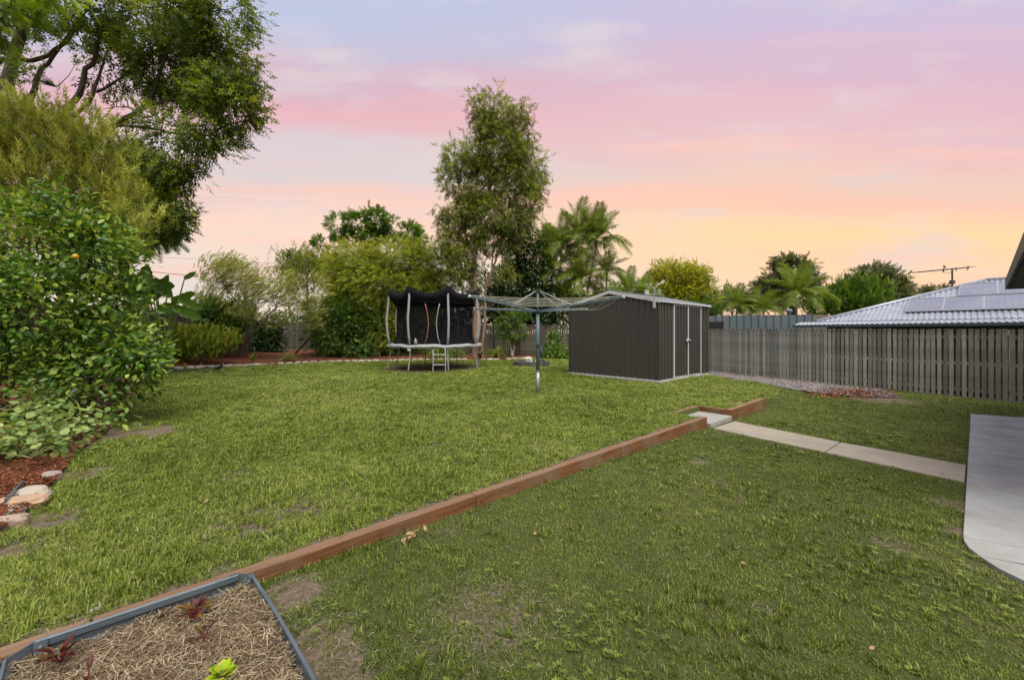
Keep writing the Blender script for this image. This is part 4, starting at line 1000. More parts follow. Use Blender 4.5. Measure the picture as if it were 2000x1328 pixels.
score = sz/C2[:, 1]*((vx > 5) & (vx < 340)); idx = np.argsort(-score); big = np.sort(idx[:300]); rest = np.setdiff1d(np.arange(len(C2)), big)
L8 = T_leaf8(.46)
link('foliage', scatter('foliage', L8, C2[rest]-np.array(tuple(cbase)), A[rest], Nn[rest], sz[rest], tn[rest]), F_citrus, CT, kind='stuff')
lms = [scatter('leaf', L8, np.zeros((1, 3)), np.array([[0, 1., 0]]), np.array([[0, 0, 1.]]), np.array([1.]), np.array([tv])) for tv in (.15, .35, .55, .75, .95)]
for m_ in lms: m_.materials.append(F_citrus)
An = nrm(A); Sn = nrm(np.cross(An, Nn)); N2 = np.cross(Sn, An)
for i in big:
    o = bpy.data.objects.new('leaf', lms[min(4, int(tn[i]*5))]); COL.objects.link(o); o.parent = CT; s = sz[i]
    M4 = Matrix(((Sn[i][0]*s, An[i][0]*s, N2[i][0]*s, C2[i][0]-cbase.x), (Sn[i][1]*s, An[i][1]*s, N2[i][1]*s, C2[i][1]-cbase.y), (Sn[i][2]*s, An[i][2]*s, N2[i][2]*s, C2[i][2]-cbase.z), (0, 0, 0, 1)))
    o.matrix_basis = M4
mb = MB(); tk = trunk_poly(mb, [cbase, cbase+Vector((.1, 0, .6)), cbase+Vector((.05, 0, 1.2))], .07, .05)
for b in cblob:
    trunk_poly(mb, [tk[3], tk[-1].lerp(b[0], .5)+Vector((0, 0, .1)), b[0]], .03, .014, 6)
    for q in range(9):
        d = Vector(rdir(1)[0]); e = b[0]+Vector((d.x*b[1].x, d.y*b[1].y, d.z*b[1].z))*.95
        trunk_poly(mb, [b[0], b[0].lerp(e, .5)+Vector((random.gauss(0, .05), 0, random.gauss(0, .05))), e], .010, .004, 4, sub=2)
obj('trunk', mb, M_bark_d, CT, smooth=True)
M_gfruit = surf('green_fruit', (.07, .165, .015), (.05, .12, .012), 14, .35, .1, orand=.15); M_ofruit = surf('orange_fruit', (.62, .30, .012), (.5, .32, .02), 9, .35)
gfm = MB().lathe((0, 0, 0), [(.001, -.037), (.018, -.034), (.031, -.022), (.037, 0), (.031, .022), (.018, .033), (.001, .035)], 14); fme = bpy.data.meshes.new('fruit'); fme.from_pydata(gfm.v, [], gfm.f); fme.polygons.foreach_set('use_smooth', [True]*len(fme.polygons)); fme.materials.append(M_gfruit)
fo = fme.copy(); fo.materials.clear(); fo.materials.append(M_ofruit)
FR = [(77, 378), (90, 385), (143, 384), (172, 415), (110, 423), (137, 434), (129, 441), (205, 445), (195, 467), (192, 479), (147, 501), (125, 523), (52, 507), (219, 520), (180, 527), (44, 536), (9, 559), (10, 620), (45, 554), (257, 620), (268, 622), (297, 665), (304, 673), (256, 701), (283, 694), (300, 694), (317, 709), (299, 714), (205, 774), (223, 776), (10, 762), (275, 716), (90, 455), (216, 583), (273, 586), (60, 420), (2, 418)]
fruit_xy = []
for (px, py) in FR:
    best = 9e9
    for b in cblob:      # front surface of the crown along this ray
        d = Vector(((px-1000)/F, 1, (651-py)/F)); o_ = Vector((0, 0, CAMZ))-b[0]
        q = Vector((d.x/b[1].x, d.y/b[1].y, d.z/b[1].z)); r_ = Vector((o_.x/b[1].x, o_.y/b[1].y, o_.z/b[1].z))
        A2, B2, C2_ = q.dot(q), 2*q.dot(r_), r_.dot(r_)-1; ds = B2*B2-4*A2*C2_
        if ds > 0: best = min(best, (-B2-math.sqrt(ds))/(2*A2))
    Yq = best-.16 if best < 1e9 else Yo-.4
    q = P(px, py, Yq); o = bpy.data.objects.new('fruit', fo if (px, py) == (147, 501) else fme); COL.objects.link(o); o.parent = CT; o.location = q-cbase; o.scale = (random.uniform(.7, 1.0),)*3; o.rotation_euler = (random.uniform(-.5, .5), random.uniform(-.5, .5), 0)
    if (px, py) == (147, 501): o['label'] = 'single ripe orange fruit among the green ones'

# ground vine + near rocks -----------------------------------------
vb = [( Vector((x, y, .13+zz)), Vector((rx, ry, .12)) ) for x, y, zz, rx, ry in ((-4.5, 3.85, .0, .3, .3), (-4.85, 4.2, .06, .4, .35), (-4.12, 3.42, .0, .2, .2), (-4.9, 3.8, .10, .5, .4), (-4.9, 4.6, .03, .25, .25), (-5.4, 4.5, .22, .5, .4), (-4.8, 3.5, .0, .4, .3), (-5.6, 5.0, .32, .5, .4))]
HEART = T_leaf8(.95, .05, .2)
plant('trailing_vine', 'low trailing grey-green leafy vine spilling over the mulch below the citrus tree', 'plant', Vector((-4.6, 4.1, .02)), vb, HEART, 430, 4, .08, (.04, .08), F_vine, 'out', surf('vine_stem', (.24, .24, .09), (.16, .17, .06), 9, .8), [], limbs=16, shell=.1, twig=.004, tname='stems', gap=-.15, gf=3.0)
for px, py, w, dpt, hh, lab, colr in ((63, 973, .11, .08, .055, 'pale cream rock at the edge of the mulch bed, under the vine leaves', (.48, .42, .34)), (38, 992, .15, .09, .06, 'orange-tan rock between the cream rock and the grey slab rock', (.52, .34, .22)),
                                     (14, 1010, .10, .07, .035, 'flat grey-green rock wedged between two larger rocks at the left edge', (.34, .34, .28)), (12, 1028, .10, .07, .045, 'pinkish-brown rock lowest on the left edge of the photo', (.42, .31, .25)), (100, 936, .06, .05, .05, 'small rounded mauve-grey rock partly hidden by vine leaves', (.36, .29, .26))):
    q = G(px, py); me = rock_mesh('garden_rock', w, dpt, hh, px, 3); o = link('garden_rock', me, surf('rock_%d' % px, colr, tuple(v*.7 for v in colr), 12, .9, .5, c3=tuple(min(1, v*1.25) for v in colr), scale3=5), label=lab, cat='rock')
    o.location = q+Vector((0, 0, .02)); o.rotation_euler = (0, 0, random.uniform(-.4, .8))
for px, py, w, lab in ((141, 1206, .018, 'whitish stone chip leaning against the timber edging near the garden bed'), (186, 1194, .024, 'flat pale stone on the lawn right behind the timber edging joint'), (218, 1178, .022, 'dark brown clod of earth beside the flat pale stone')):
    q = G(px, py); me = rock_mesh('stone_chip', w, w*.45, w*.4, px, 2); o = link('stone_chip', me, surf('chip_%d' % px, (.10, .07, .05) if px == 218 else (.45, .42, .38), (.06, .045, .035) if px == 218 else (.25, .23, .2), 30, .9, .5), label=lab, cat='stone'); o.location = (q.x, q.y, float(h(q.x, q.y))+.008); o.rotation_euler = (0, 0, .6)
obj('weed_mat_strip', MB().bar((*G(10, 1000).xy, .05), (*G(45, 962).xy, .06), .01, .06), M_steelgrey, label='short dark plastic edging strip sticking out behind the orange-tan rock', cat='edging strip')

# broad paddle-leaved plant ----------------------------------------
def paddle(mbx, a, b, w, seed, bend=.2, tear=False):
    r = random.Random(seed); a, b = Vector(a), Vector(b); d = b-a; L = d.length; n = 12; sd_ = d.normalized().cross(Vector((0, -1, .25))).normalized()
    nr = sd_.cross(d).normalized(); rows = []
    for k in range(n+1):
        u = k/n; c = a+d*u+nr*(bend*L*u*u) ; ww = w*math.sin(math.pi*min(1, .08+.92*u))**.55*(1 if u < .97 else .3)
        j1, j2 = (r.uniform(.65, 1), r.uniform(.65, 1)) if tear else (1, 1)
        rows.append([c-sd_*ww*.5*j1+nr*.12*w, c-sd_*ww*.25+nr*.03*w, c, c+sd_*ww*.25+nr*.03*w, c+sd_*ww*.5*j2+nr*.12*w])
    mbx.grid(rows)
Yp = 11.5; BPb = Vector((*(P(320, 690, Yp).xy), .15))
BP = thing('paddle_leaf_plant', BPb, 'giant bird-of-paradise plant with broad paddle leaves in front of the left fence', 'plant')
lv = [((275, 640), (243, 492), 34, 0), ((280, 600), (296, 520), 50, 1), ((268, 590), (288, 555), 26, 1), ((300, 585), (330, 545), 30, 0), ((308, 582), (333, 538), 20, 0), ((325, 570), (322, 545), 22, 0), ((290, 570), (345, 560), 36, 1), ((335, 590), (385, 575), 26, 1), ((300, 545), (340, 582), 30, 1), ((340, 600), (398, 625), 24, 1), ((345, 598), (366, 616), 16, 0), ((360, 545), (384, 533), 12, 0), ((310, 605), (350, 600), 30, 1), ((350, 585), (400, 605), 20, 1)]
M_stem = surf('green_stem', (.13, .2, .045), (.09, .15, .03), 9, .5)
for k, (s0, s1, w, te) in enumerate(lv):
    Yk = Yp+random.uniform(-.35, .35); mb = MB(); paddle(mb, P(*s0, Yk), P(*s1, Yk+.1), w/F*Yp, k, .06, te)
    o = obj('leaf', mb, F_banana, BP, smooth=True)
    mb = MB(); trunk_poly(mb, [BPb+Vector((random.uniform(-.15, .15), 0, 0)), BPb.lerp(P(*s0, Yk), .6)+Vector((0, 0, .1)), P(*s0, Yk)], .03, .014, 6); obj('leaf_stalk', mb, M_stem, o, smooth=True)

# plants along the back bed ----------------------------------------
def gb(px, Yd): 
    x = (px-1000)/F*Yd; return Vector((x, Yd, bz(x, Yd)))
b0 = gb(395, 14.6)
plant('orange_flower_shrub', 'low yellow-green shrub with a few orange flowers at the left end of the mulch bed', 'shrub', b0, [B(360, 675, 30, 28, 14.3), B(395, 680, 45, 28, 14.4), B(430, 668, 32, 22, 14.8), B(390, 652, 35, 14, 14.8), B(340, 665, 25, 22, 14.2), B(455, 668, 14, 14, 14.8)], SPR2, 420, 5, .12, (.12, .22), F_low, 'up', M_bark_t, [], limbs=5)
fl = bpy.data.objects['orange_flower_shrub']
for px, py in ((440, 663), (361, 640), (352, 690)):
    q = P(px, py, 14.1); mb = MB().lathe(q, [(.005, -.04), (.035, -.01), (.05, .02), (.005, .03)], 8); obj('flower', mb, surf('orange_petal', (.7, .16, .04), (.55, .1, .03), 9, .6) if px == 440 else bpy.data.materials['orange_petal'], fl)
b0 = gb(466, 17.3)
Yt = 17.0
plant('leaning_tea_tree', 'grey-green fine-leaved tree leaning right on two bare trunks in the mulch bed', 'tree', b0,
      [B(420, 540, 38, 34, Yt), B(470, 545, 50, 40, Yt), B(520, 560, 60, 36, Yt), B(450, 590, 70, 32, Yt), B(540, 590, 70, 34, Yt), B(600, 570, 40, 40, Yt), B(500, 620, 65, 18, Yt), B(590, 620, 40, 22, Yt), B(440, 515, 22, 18, Yt), B(545, 625, 50, 18, Yt), B(400, 600, 30, 35, Yt)],
      WISP, 1250, 5, .13, (.20, .38), F_tea, 'wind', M_bark_t,
      [([b0, P(478, 670, 17.2), P(500, 645, 17), P(525, 620, 17)], .07, .035), ([b0, P(470, 672, 17.2), P(478, 650, 17), P(480, 610, 17), P(460, 570, 17)], .06, .025), ([P(500, 645, 17), P(540, 600, 17), P(590, 590, 17)], .04, .02), ([P(480, 610, 17), P(440, 560, 17), P(425, 520, 17)], .03, .012)], limbs=7, cname='crown', tone=.1, flat=.8, gap=.0, gf=1.2)
mb = MB(); tips = []
for k in range(34):
    x = random.uniform(385, 640); y = 560-random.uniform(0, 25)-20*math.sin((x-385)/90.0)**2
    a = P(x, y+25, Yt); b_ = P(x+random.uniform(8, 30), y-random.uniform(8, 42), Yt); tips.append((a, b_))
pp = []; aa = []; 
for a, b_ in tips:
    for u in np.linspace(0, 1, 26): q = a.lerp(b_, u); pp.append((q.x-b0.x+random.gauss(0, .03), q.y-b0.y+random.gauss(0, .03), q.z-b0.z+random.gauss(0, .03))); aa.append(tuple((b_-a).normalized()))
pp = np.array(pp); aa = np.array(aa)+rdir(len(pp))*.7
link('branch_tips', scatter('branch_tips', LN4, pp, aa, rdir(len(pp)), RNG.uniform(.07, .13, len(pp)), RNG.random(len(pp))*.6+.2), F_tea, bpy.data.objects['leaning_tea_tree'])
plant('fence_creeper', 'dark broad-leaved creeper covering the back fence behind the leaning tree', 'creeper', gb(520, 20.3), [B(505, 665, 30, 32, 20.4, .25), B(535, 668, 22, 30, 20.6, .2), B(520, 640, 35, 15, 20.6, .25), B(480, 672, 18, 24, 20.0, .25)], L4, 520, 7, .16, (.13, .22), F_ficus, 'arch')
def strappy(name, label, base, n, L, w, spread, mat, cat='plant', wd=.03, up=.9):
    root = thing(name, base, label, cat); V_ = []; T_ = []; tn = []
    for k in range(n):
        ph = random.uniform(0, 2*math.pi); th = random.uniform(.05, spread); l = L*random.uniform(.6, 1.1); e = Vector((math.cos(ph), math.sin(ph), 0)); sd_ = Vector((-e.y, e.x, 0)); o = len(V_); tv = random.random()
        for s in range(6):
            u = s/5; bend = th+u*u*spread*.9; pos = e*(l*u*math.sin(bend*.8))+Vector((0, 0, l*u*math.cos(bend*.85)*up)); ww = wd*(1-u**2.5)*.5+.001
            V_ += [tuple(pos-sd_*ww+e*.04*random.random()*0), tuple(pos+sd_*ww)]; tn += [tv, tv]
        for s in range(5): a = o+2*s; T_ += [(a, a+1, a+3), (a, a+3, a+2)]
    link('leaves', fastmesh('leaves', np.array(V_), np.array(T_), np.array(tn)), mat, root); return root
strappy('strappy_plant', 'small upright strappy plant in the mulch right of the leaning trunks', gb(494, 15.4), 12, .55, 0, .5, F_strap, wd=.05)
strappy('grass_clump', 'tufted grass clump by the edging stones left of the dark shrub', gb(562, 16.4), 160, .62, 0, 1.0, F_strap, wd=.014)
plant('dark_glossy_shrub', 'dense dark green glossy shrub against the back fence left of the trampoline', 'shrub', gb(665, 19.3),
      [B(640, 640, 45, 32, 19.3), B(690, 625, 50, 35, 19.5), B(670, 670, 60, 26, 19.0), B(720, 640, 32, 40, 19.6), B(655, 605, 40, 20, 19.5), B(700, 685, 40, 14, 18.6), B(640, 668, 28, 26, 18.8)], SPR2, 900, 5, .17, (.16, .30), F_dark, 'out', M_bark_d, [([gb(575, 19.5), P(600, 665, 19.5), P(622, 640, 19.4)], .05, .03), ([gb(665, 19.3), P(665, 660, 19.3), P(690, 630, 19.4)], .06, .03)], limbs=4)
by = gb(648, 20.6)
BK_ = plant('banksia', 'tall thin shrub carrying two red-brown flower cones above the dark shrub', 'shrub', by, [B(650, 600, 22, 18, 20.6), B(665, 590, 18, 14, 20.6), B(640, 615, 26, 14, 20.6)], WISP, 90, 5, .12, (.25, .4), F_tea, 'up', M_bark_t, [([by, P(645, 640, 20.6), P(648, 590, 20.6)], .05, .02)], limbs=4)
M_cone = surf('flower_cone', (.16, .022, .012), (.09, .015, .01), 40, .95, .6)
for px, py in ((648, 562), (656, 580)):
    q = P(px, py, 20.4); obj('flower_cone', MB().lathe(q, [(.03, -.17), (.075, -.14), (.082, 0), (.078, .12), (.05, .165), (.01, .18)], 12), M_cone, BK_, smooth=True)
Yw = 20.6
plant('weeping_yellow_tree', 'rounded yellow-green weeping tree directly behind the trampoline', 'tree', gb(745, 20.4),
      [B(700, 520, 60, 45, Yw), B(770, 505, 65, 38, Yw), B(820, 525, 42, 45, Yw), B(740, 560, 90, 50, Yw), B(690, 585, 50, 40, Yw), B(800, 590, 60, 60, Yw), B(740, 630, 60, 55, Yw), B(670, 545, 35, 28, Yw), B(760, 655, 70, 30, Yw), B(830, 570, 35, 45, Yw)],
      PUFF, 3600, 5, .20, (.24, .40), F_yel, 'arch', M_bark_t, [([gb(745, 20.4), P(745, 620, 20.4), P(750, 540, 20.4)], .12, .05)], limbs=6, cname='crown', gap=-.5, gf=1.0)
# tall fern-leaf tree far behind
Yq = 30.0; bq = Vector((P(730, 700, Yq).x, Yq, -.0))
tuf = [(659, 445, 20, 28), (698, 437, 24, 26), (735, 432, 24, 26), (768, 448, 20, 24), (795, 455, 22, 22), (625, 478, 14, 14), (720, 460, 30, 16), (818, 470, 12, 20), (604, 500, 8, 8), (838, 480, 12, 10)]
plant('fern_topped_tree', 'tall tree with rounded fern-like leaf tufts rising behind the weeping tree', 'tree', bq, [B(x, y, a, b, Yq) for x, y, a, b in tuf], FEA, 900, 5, .12, (.34, .56), F_pinn, 'out', M_bark_t,
      [([bq, P(735, 560, Yq), P(715, 480, Yq), P(698, 440, Yq)], .22, .06), ([P(730, 520, Yq), P(690, 475, Yq), P(660, 452, Yq)], .08, .04), ([P(690, 478, Yq), P(660, 482, Yq), P(630, 480, Yq)], .05, .03), ([P(735, 540, Yq), P(770, 490, Yq), P(795, 460, Yq)], .09, .04)], limbs=1, cname='crown', twig=.014, gap=-.12, gf=1.0)
plant('sparse_back_tree', 'sparse olive tree between the tea tree and the fern-topped tree', 'tree', Vector((P(600, 700, 24).x, 24, 0)), [B(575, 515, 20, 22, 24), B(605, 510, 25, 18, 24), B(590, 545, 40, 25, 24), B(640, 530, 30, 25, 24), B(560, 535, 16, 14, 24)], SPR, 230, 5, .25, (.3, .5), F_gum, 'up', M_bark_t, [([Vector((P(600, 700, 24).x, 24, 0)), P(600, 560, 24)], .12, .06)], limbs=5, cname='crown')
# eucalyptus
Ye = 19.9; be = gb(927, 19.9)
eb = [(971, 222, 44, 42), (936, 212, 26, 32), (1018, 240, 24, 34), (975, 290, 56, 50), (1012, 300, 34, 44), (890, 312, 28, 38), (880, 350, 20, 34), (936, 355, 58, 52), (998, 348, 46, 50), (1050, 340, 18, 42), (1036, 385, 24, 38), (865, 410, 20, 30), (888, 435, 30, 30), (950, 420, 60, 45), (1005, 430, 45, 40), (884, 470, 28, 32), (990, 470, 34, 24), (905, 510, 36, 32), (872, 505, 20, 32), (950, 480, 30, 20), (900, 545, 30, 26), (960, 255, 30, 30), (985, 530, 26, 22), (925, 440, 32, 50), (928, 300, 28, 42), (915, 390, 26, 40)]
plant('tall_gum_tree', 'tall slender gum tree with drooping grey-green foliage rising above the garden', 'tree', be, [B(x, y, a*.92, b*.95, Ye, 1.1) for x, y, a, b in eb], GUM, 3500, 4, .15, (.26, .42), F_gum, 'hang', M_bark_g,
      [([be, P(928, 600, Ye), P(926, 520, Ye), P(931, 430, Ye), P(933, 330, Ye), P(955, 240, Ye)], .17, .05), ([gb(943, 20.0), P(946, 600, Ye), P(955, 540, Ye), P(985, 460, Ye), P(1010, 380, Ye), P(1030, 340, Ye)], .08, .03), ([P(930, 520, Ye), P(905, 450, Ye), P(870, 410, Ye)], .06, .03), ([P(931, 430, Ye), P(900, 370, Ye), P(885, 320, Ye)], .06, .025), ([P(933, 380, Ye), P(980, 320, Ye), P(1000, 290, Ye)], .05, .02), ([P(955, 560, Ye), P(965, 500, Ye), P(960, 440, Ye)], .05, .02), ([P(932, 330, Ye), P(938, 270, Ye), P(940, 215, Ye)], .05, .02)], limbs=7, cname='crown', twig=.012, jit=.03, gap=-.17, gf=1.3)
# dark vine-covered tree
Yv = 21.6
plant('vine_covered_tree', 'dark ivy-smothered tree between the gum tree and the palms', 'tree', Vector((P(1010, 700, Yv).x, Yv, 0)),
      [B(1012, 460, 20, 30, Yv), B(1005, 510, 22, 35, Yv), B(1045, 520, 32, 35, Yv), B(1000, 560, 40, 40, Yv), B(1045, 565, 40, 40, Yv), B(1010, 605, 45, 28, Yv), B(1070, 590, 25, 30, Yv), B(1015, 430, 10, 16, Yv), B(980, 600, 26, 34, Yv), B(1060, 620, 40, 15, Yv), B(1040, 480, 18, 20, Yv)],
      L4, 1700, 6, .22, (.16, .30), F_ficus, 'arch', M_bark_d, [([Vector((P(1010, 700, Yv).x, Yv, 0)), P(1010, 560, Yv), P(1012, 470, Yv)], .16, .08)], limbs=4, cname='crown')
# small pale-trunked tree + bed plants
bw = gb(1001, 19.7)
plant('pale_trunk_tree', 'small tree with a forked whitish trunk in front of the back fence', 'tree', bw, [B(990, 625, 24, 16, 19.6), B(1004, 648, 22, 14, 19.5), B(985, 645, 14, 14, 19.5), B(1010, 615, 20, 14, 19.6), B(998, 660, 12, 7, 19.5)], SPR, 190, 5, .13, (.16, .28), F_mid, 'arch', M_bark_w,
      [([bw, P(998, 680, 19.7), P(995, 660, 19.6), P(990, 630, 19.6)], .06, .035), ([bw, P(1003, 680, 19.7), P(1006, 660, 19.6), P(1008, 625, 19.6)], .055, .03)], limbs=4, cname='crown')
strappy('lomandra_clump', 'large drooping strap-leaved clump seen beneath the trampoline', gb(860, 18.9), 420, 1.25, 0, 1.35, F_strap, wd=.022, up=1.0)
strappy('lomandra_clump', 'second strap-leaved clump beneath the right side of the trampoline', gb(884, 18.9), 240, 1.0, 0, 1.3, F_strap, wd=.022)
strappy('bromeliad', 'dark red bromeliad with pale-edged leaves right of the trampoline leg', gb(937, 18.6), 26, .72, 0, .95, F_brom, wd=.07)
strappy('flax_lily_clump', 'green tufted clump between the bromeliad and the pale-trunked tree', gb(968, 18.9), 260, .95, 0, 1.1, F_strap, wd=.02)
plant('shed_side_shrub', 'leafy green shrub climbing the back fence beside the shed', 'shrub', Vector((1.9, 19.4, .03)), [B(1082, 668, 10, 18, 19.6), B(1075, 690, 20, 14, 19.4), B(1098, 690, 18, 16, 19.3), B(1088, 700, 26, 8, 19.0), B(1076, 655, 6, 8, 19.8)], L4, 230, 6, .13, (.14, .24), F_dark, 'out', M_bark_d, [], limbs=4, tone=.25)

# palms ---------------------------------------------------------------
def frond_mesh(seed, L=2.15, droop=1.0, nl=36, ll=.60):
    r = random.Random(seed); V_ = []; T_ = []; tn = []
    def c(u): return Vector((L*(u-.18*droop*u*u), 0, L*(.35*u-.62*droop*u*u)))
    for i in range(nl):
        u = .12+.88*i/nl; p0 = c(u); d = (c(min(1, u+.02))-c(u-.02)).normalized(); l = ll*(math.sin(math.pi*min(1, .12+.80*u))**.7)*r.uniform(.85, 1.1); tv = r.uniform(.2, .8)
        for sg in (-1, 1):
            ax = (d*.62+Vector((0, sg*.8, .16+r.uniform(-.15, .15)))).normalized(); e1 = p0+ax*l*.5+Vector((0, 0, -.08*l)); e2 = p0+ax*l+Vector((0, 0, -.55*l*droop)); wv = d*.022; o = len(V_)
            V_ += [tuple(p0-wv*.6), tuple(p0+wv*.6), tuple(e1-wv), tuple(e1+wv), tuple(e2)]; tn += [tv]*5; T_ += [(o, o+1, o+3), (o, o+3, o+2), (o+2, o+3, o+4)]
    for i in range(10):
        u0, u1 = i/10, (i+1)/10; a, b = c(u0), c(u1); o = len(V_); w = .022*(1-u0)+.004
        V_ += [tuple(a+Vector((0, -w, 0))), tuple(a+Vector((0, w, 0))), tuple(b+Vector((0, -w, 0))), tuple(b+Vector((0, w, 0)))]; tn += [.9]*4; T_ += [(o, o+1, o+3), (o, o+3, o+2)]
    return fastmesh('frond', np.array(V_), np.array(T_), np.array(tn))
FM = [frond_mesh(1, 2.0, .35), frond_mesh(2, 2.0, .7), frond_mesh(3, 2.0, 1.05), frond_mesh(4, 2.0, 1.35)]
for f in FM: f.materials.append(F_palm)
def palm(base, top, label, nf=13, scale=1.0, r=.07, bias=0, shaft=True, name='palm', group=None):
    root = thing(name, base, label, 'palm tree', group); base = Vector(base); top = Vector(top)
    mb = MB(); trunk_poly(mb, [base, base.lerp(top, .5)+Vector((.03, 0, 0)), top], r, r*.7, 8); obj('trunk', mb, M_bark_p, root, smooth=True)
    if shaft: obj('crownshaft', MB().tube([top-Vector((0, 0, .1)), top+Vector((0, 0, .25)), top+Vector((0, 0, .5))], [r*.8, r*1.15, r*.6], 8), M_stem, root, smooth=True)
    nf = int(nf*1.45); scale *= 1.08
    for k in range(nf):
        ph = k*2.399+random.uniform(-.3, .3); lvl = k/nf; fm = FM[min(3, int(lvl*4))]
        o = bpy.data.objects.new('frond', fm); COL.objects.link(o); o.parent = root; tilt = math.radians(lerp(62, -5, lvl)+random.uniform(-8, 8))
        o.matrix_basis = root.matrix_basis.inverted() @ (Matrix.Translation(top+Vector((0, 0, .3 if shaft else 0))) @ Matrix.Rotation(ph, 4, 'Z') @ Matrix.Rotation(-tilt, 4, 'Y') @ Matrix.Rotation(random.uniform(-.3, .3), 4, 'X') @ Matrix.Scale(scale*random.uniform(.85, 1.12), 4))
    return root
YP = 22.6
def pb(px, Y_): return Vector(((px-1000)/F*Y_, Y_, 0))
palm(pb(1085, YP), P(1096, 492, YP), 'palm with the tallest upright fronds, left of the palm cluster behind the shed', 12, .95)
palm(pb(1120, YP+.3), P(1165, 482, YP+.3), 'palm with a long pale leaning trunk and full crown, right of the palm cluster', 15, 1.1, .075)
palm(pb(1108, YP+.6), P(1130, 470, YP+.6), 'palm in the middle of the cluster behind the clothes line', 13, 1.0)
palm(pb(1075, YP-.2), P(1078, 540, YP-.2), 'short palm low at the left foot of the palm cluster', 12, .95)
palm(pb(1130, YP-.3), P(1135, 560, YP-.3), 'short bushy palm just behind the shed roof peak', 13, 1.0)
palm(pb(1095, YP-.4), P(1102, 585, YP-.4), 'lowest palm of the cluster, directly behind the clothes line mast', 12, .95, shaft=False)
palm(pb(1060, YP+1), P(1062, 500, YP+1), 'palm half hidden behind the vine-covered tree', 12, .85)
palm(pb(1175, YP+1.5), P(1185, 545, YP+1.5), 'small palm between the cluster and the shed roof', 11, .8)
palm(pb(1225, 27), P(1228, 572, 27), 'low palm showing above the left slope of the shed roof', 12, .85, shaft=False)
palm(pb(1255, 28), P(1258, 580, 28), 'low palm in front of the yellow-green dome tree', 12, .85, shaft=False)
palm(pb(1435, 27), P(1440, 598, 27), 'low brownish palm just right of the shed roof', 12, .8, shaft=False)
palm(pb(1460, 28), P(1466, 602, 28), 'low palm second from the shed above the blue-grey metal shed', 11, .75, shaft=False)
palm(pb(1490, 27), P(1492, 606, 27), 'low palm between the two other low palms and the tall queen palm', 11, .75, shaft=False)
palm(pb(1556, 28), P(1554, 578, 28), 'queen palm with wide arching plumes above the metal shed', 18, 1.25, .10, shaft=False)
palm(pb(1668, 50), P(1672, 560, 50), 'small distant palm head poking above the bushy green tree', 9, .7, shaft=False)
# trees on the right horizon
plant('dome_tree', 'broad yellow-green domed tree behind the shed roof', 'tree', pb(1330, 32), [B(1290, 565, 40, 35, 32), B(1320, 550, 45, 32, 32), B(1350, 560, 40, 36, 32), B(1330, 590, 65, 35, 32), B(1275, 590, 30, 28, 32), B(1380, 590, 22, 25, 32), B(1295, 530, 18, 14, 32), B(1355, 530, 20, 12, 32)], SPR2, 2300, 5, .26, (.22, .40), F_dome, 'out', M_bark_t, [([pb(1330, 32), P(1330, 600, 32)], .3, .2)], limbs=2, cname='crown', shell=.6)
plant('hedge_tree', 'dark lower foliage between the domed tree and the shed', 'tree', pb(1395, 30), [B(1390, 600, 15, 22, 30), B(1345, 610, 60, 18, 30), B(1200, 590, 30, 30, 30), B(1215, 570, 12, 12, 30), B(1172, 600, 30, 24, 30)], SPR2, 420, 5, .25, (.3, .5), F_dark, 'out', M_bark_d, [([pb(1395, 30), P(1390, 610, 30)], .15, .1)], limbs=2, cname='crown', tone=.15)
plant('upright_shrub', 'spiky upright bush beside the low palms on the right skyline', 'shrub', pb(1430, 33), [B(1428, 585, 14, 14, 33), B(1445, 590, 22, 12, 33), B(1415, 600, 14, 18, 33), B(1480, 600, 40, 14, 33)], BRU, 160, 5, .2, (.5, .9), F_far, 'up', M_bark_d, [([pb(1430, 33), P(1430, 610, 33)], .1, .06)], limbs=2)
plant('flat_topped_tree', 'dark layered tree rising behind the queen palm', 'tree', pb(1545, 44), [B(1550, 520, 38, 13, 44), B(1530, 512, 20, 8, 44), B(1575, 540, 24, 14, 44), B(1510, 552, 26, 12, 44), B(1545, 550, 40, 18, 44), B(1490, 565, 20, 12, 44), B(1560, 575, 45, 22, 44), B(1510, 580, 30, 18, 44)], SPR2, 850, 5, .32, (.4, .75), F_far, 'out', M_bark_d, [([pb(1545, 44), P(1548, 600, 44), P(1548, 530, 44)], .4, .15)], limbs=2, cname='crown', flat=.6, shell=.5)
plant('bushy_green_tree', 'full mid-green bushy tree left of the neighbour roof', 'tree', pb(1680, 30), [B(1660, 570, 26, 24, 30), B(1695, 575, 36, 26, 30), B(1670, 595, 50, 22, 30), B(1715, 595, 22, 18, 30), B(1630, 590, 22, 24, 30), B(1605, 605, 25, 18, 30)], SPR2, 900, 5, .25, (.3, .5), F_mid, 'up', M_bark_d, [([pb(1680, 30), P(1680, 600, 30)], .2, .12)], limbs=2, cname='crown', tone=-.05, shell=.5)
plant('grey_green_tree', 'tall grey-green tree on the skyline behind the bushy tree', 'tree', pb(1720, 46), [B(1705, 535, 28, 14, 46), B(1735, 545, 26, 18, 46), B(1750, 565, 24, 18, 46), B(1690, 555, 25, 18, 46), B(1765, 580, 16, 10, 46), B(1725, 575, 40, 20, 46)], SPR2, 620, 5, .32, (.4, .75), F_far, 'out', M_bark_d, [([pb(1720, 46), P(1722, 600, 46), P(1722, 545, 46)], .4, .15)], limbs=2, cname='crown', flat=.7, shell=.5, tone=.05)
plant('distant_tree', 'small dark treetop peeping over the neighbour roof near the antenna', 'tree', pb(1822, 50), [B(1830, 568, 18, 6, 50), B(1815, 573, 16, 6, 50), B(1845, 574, 12, 6, 50)], SPR2, 120, 5, .3, (.4, .7), F_far, 'out', M_bark_d, [([pb(1822, 50), P(1825, 575, 50)], .3, .2)], limbs=2, cname='crown')
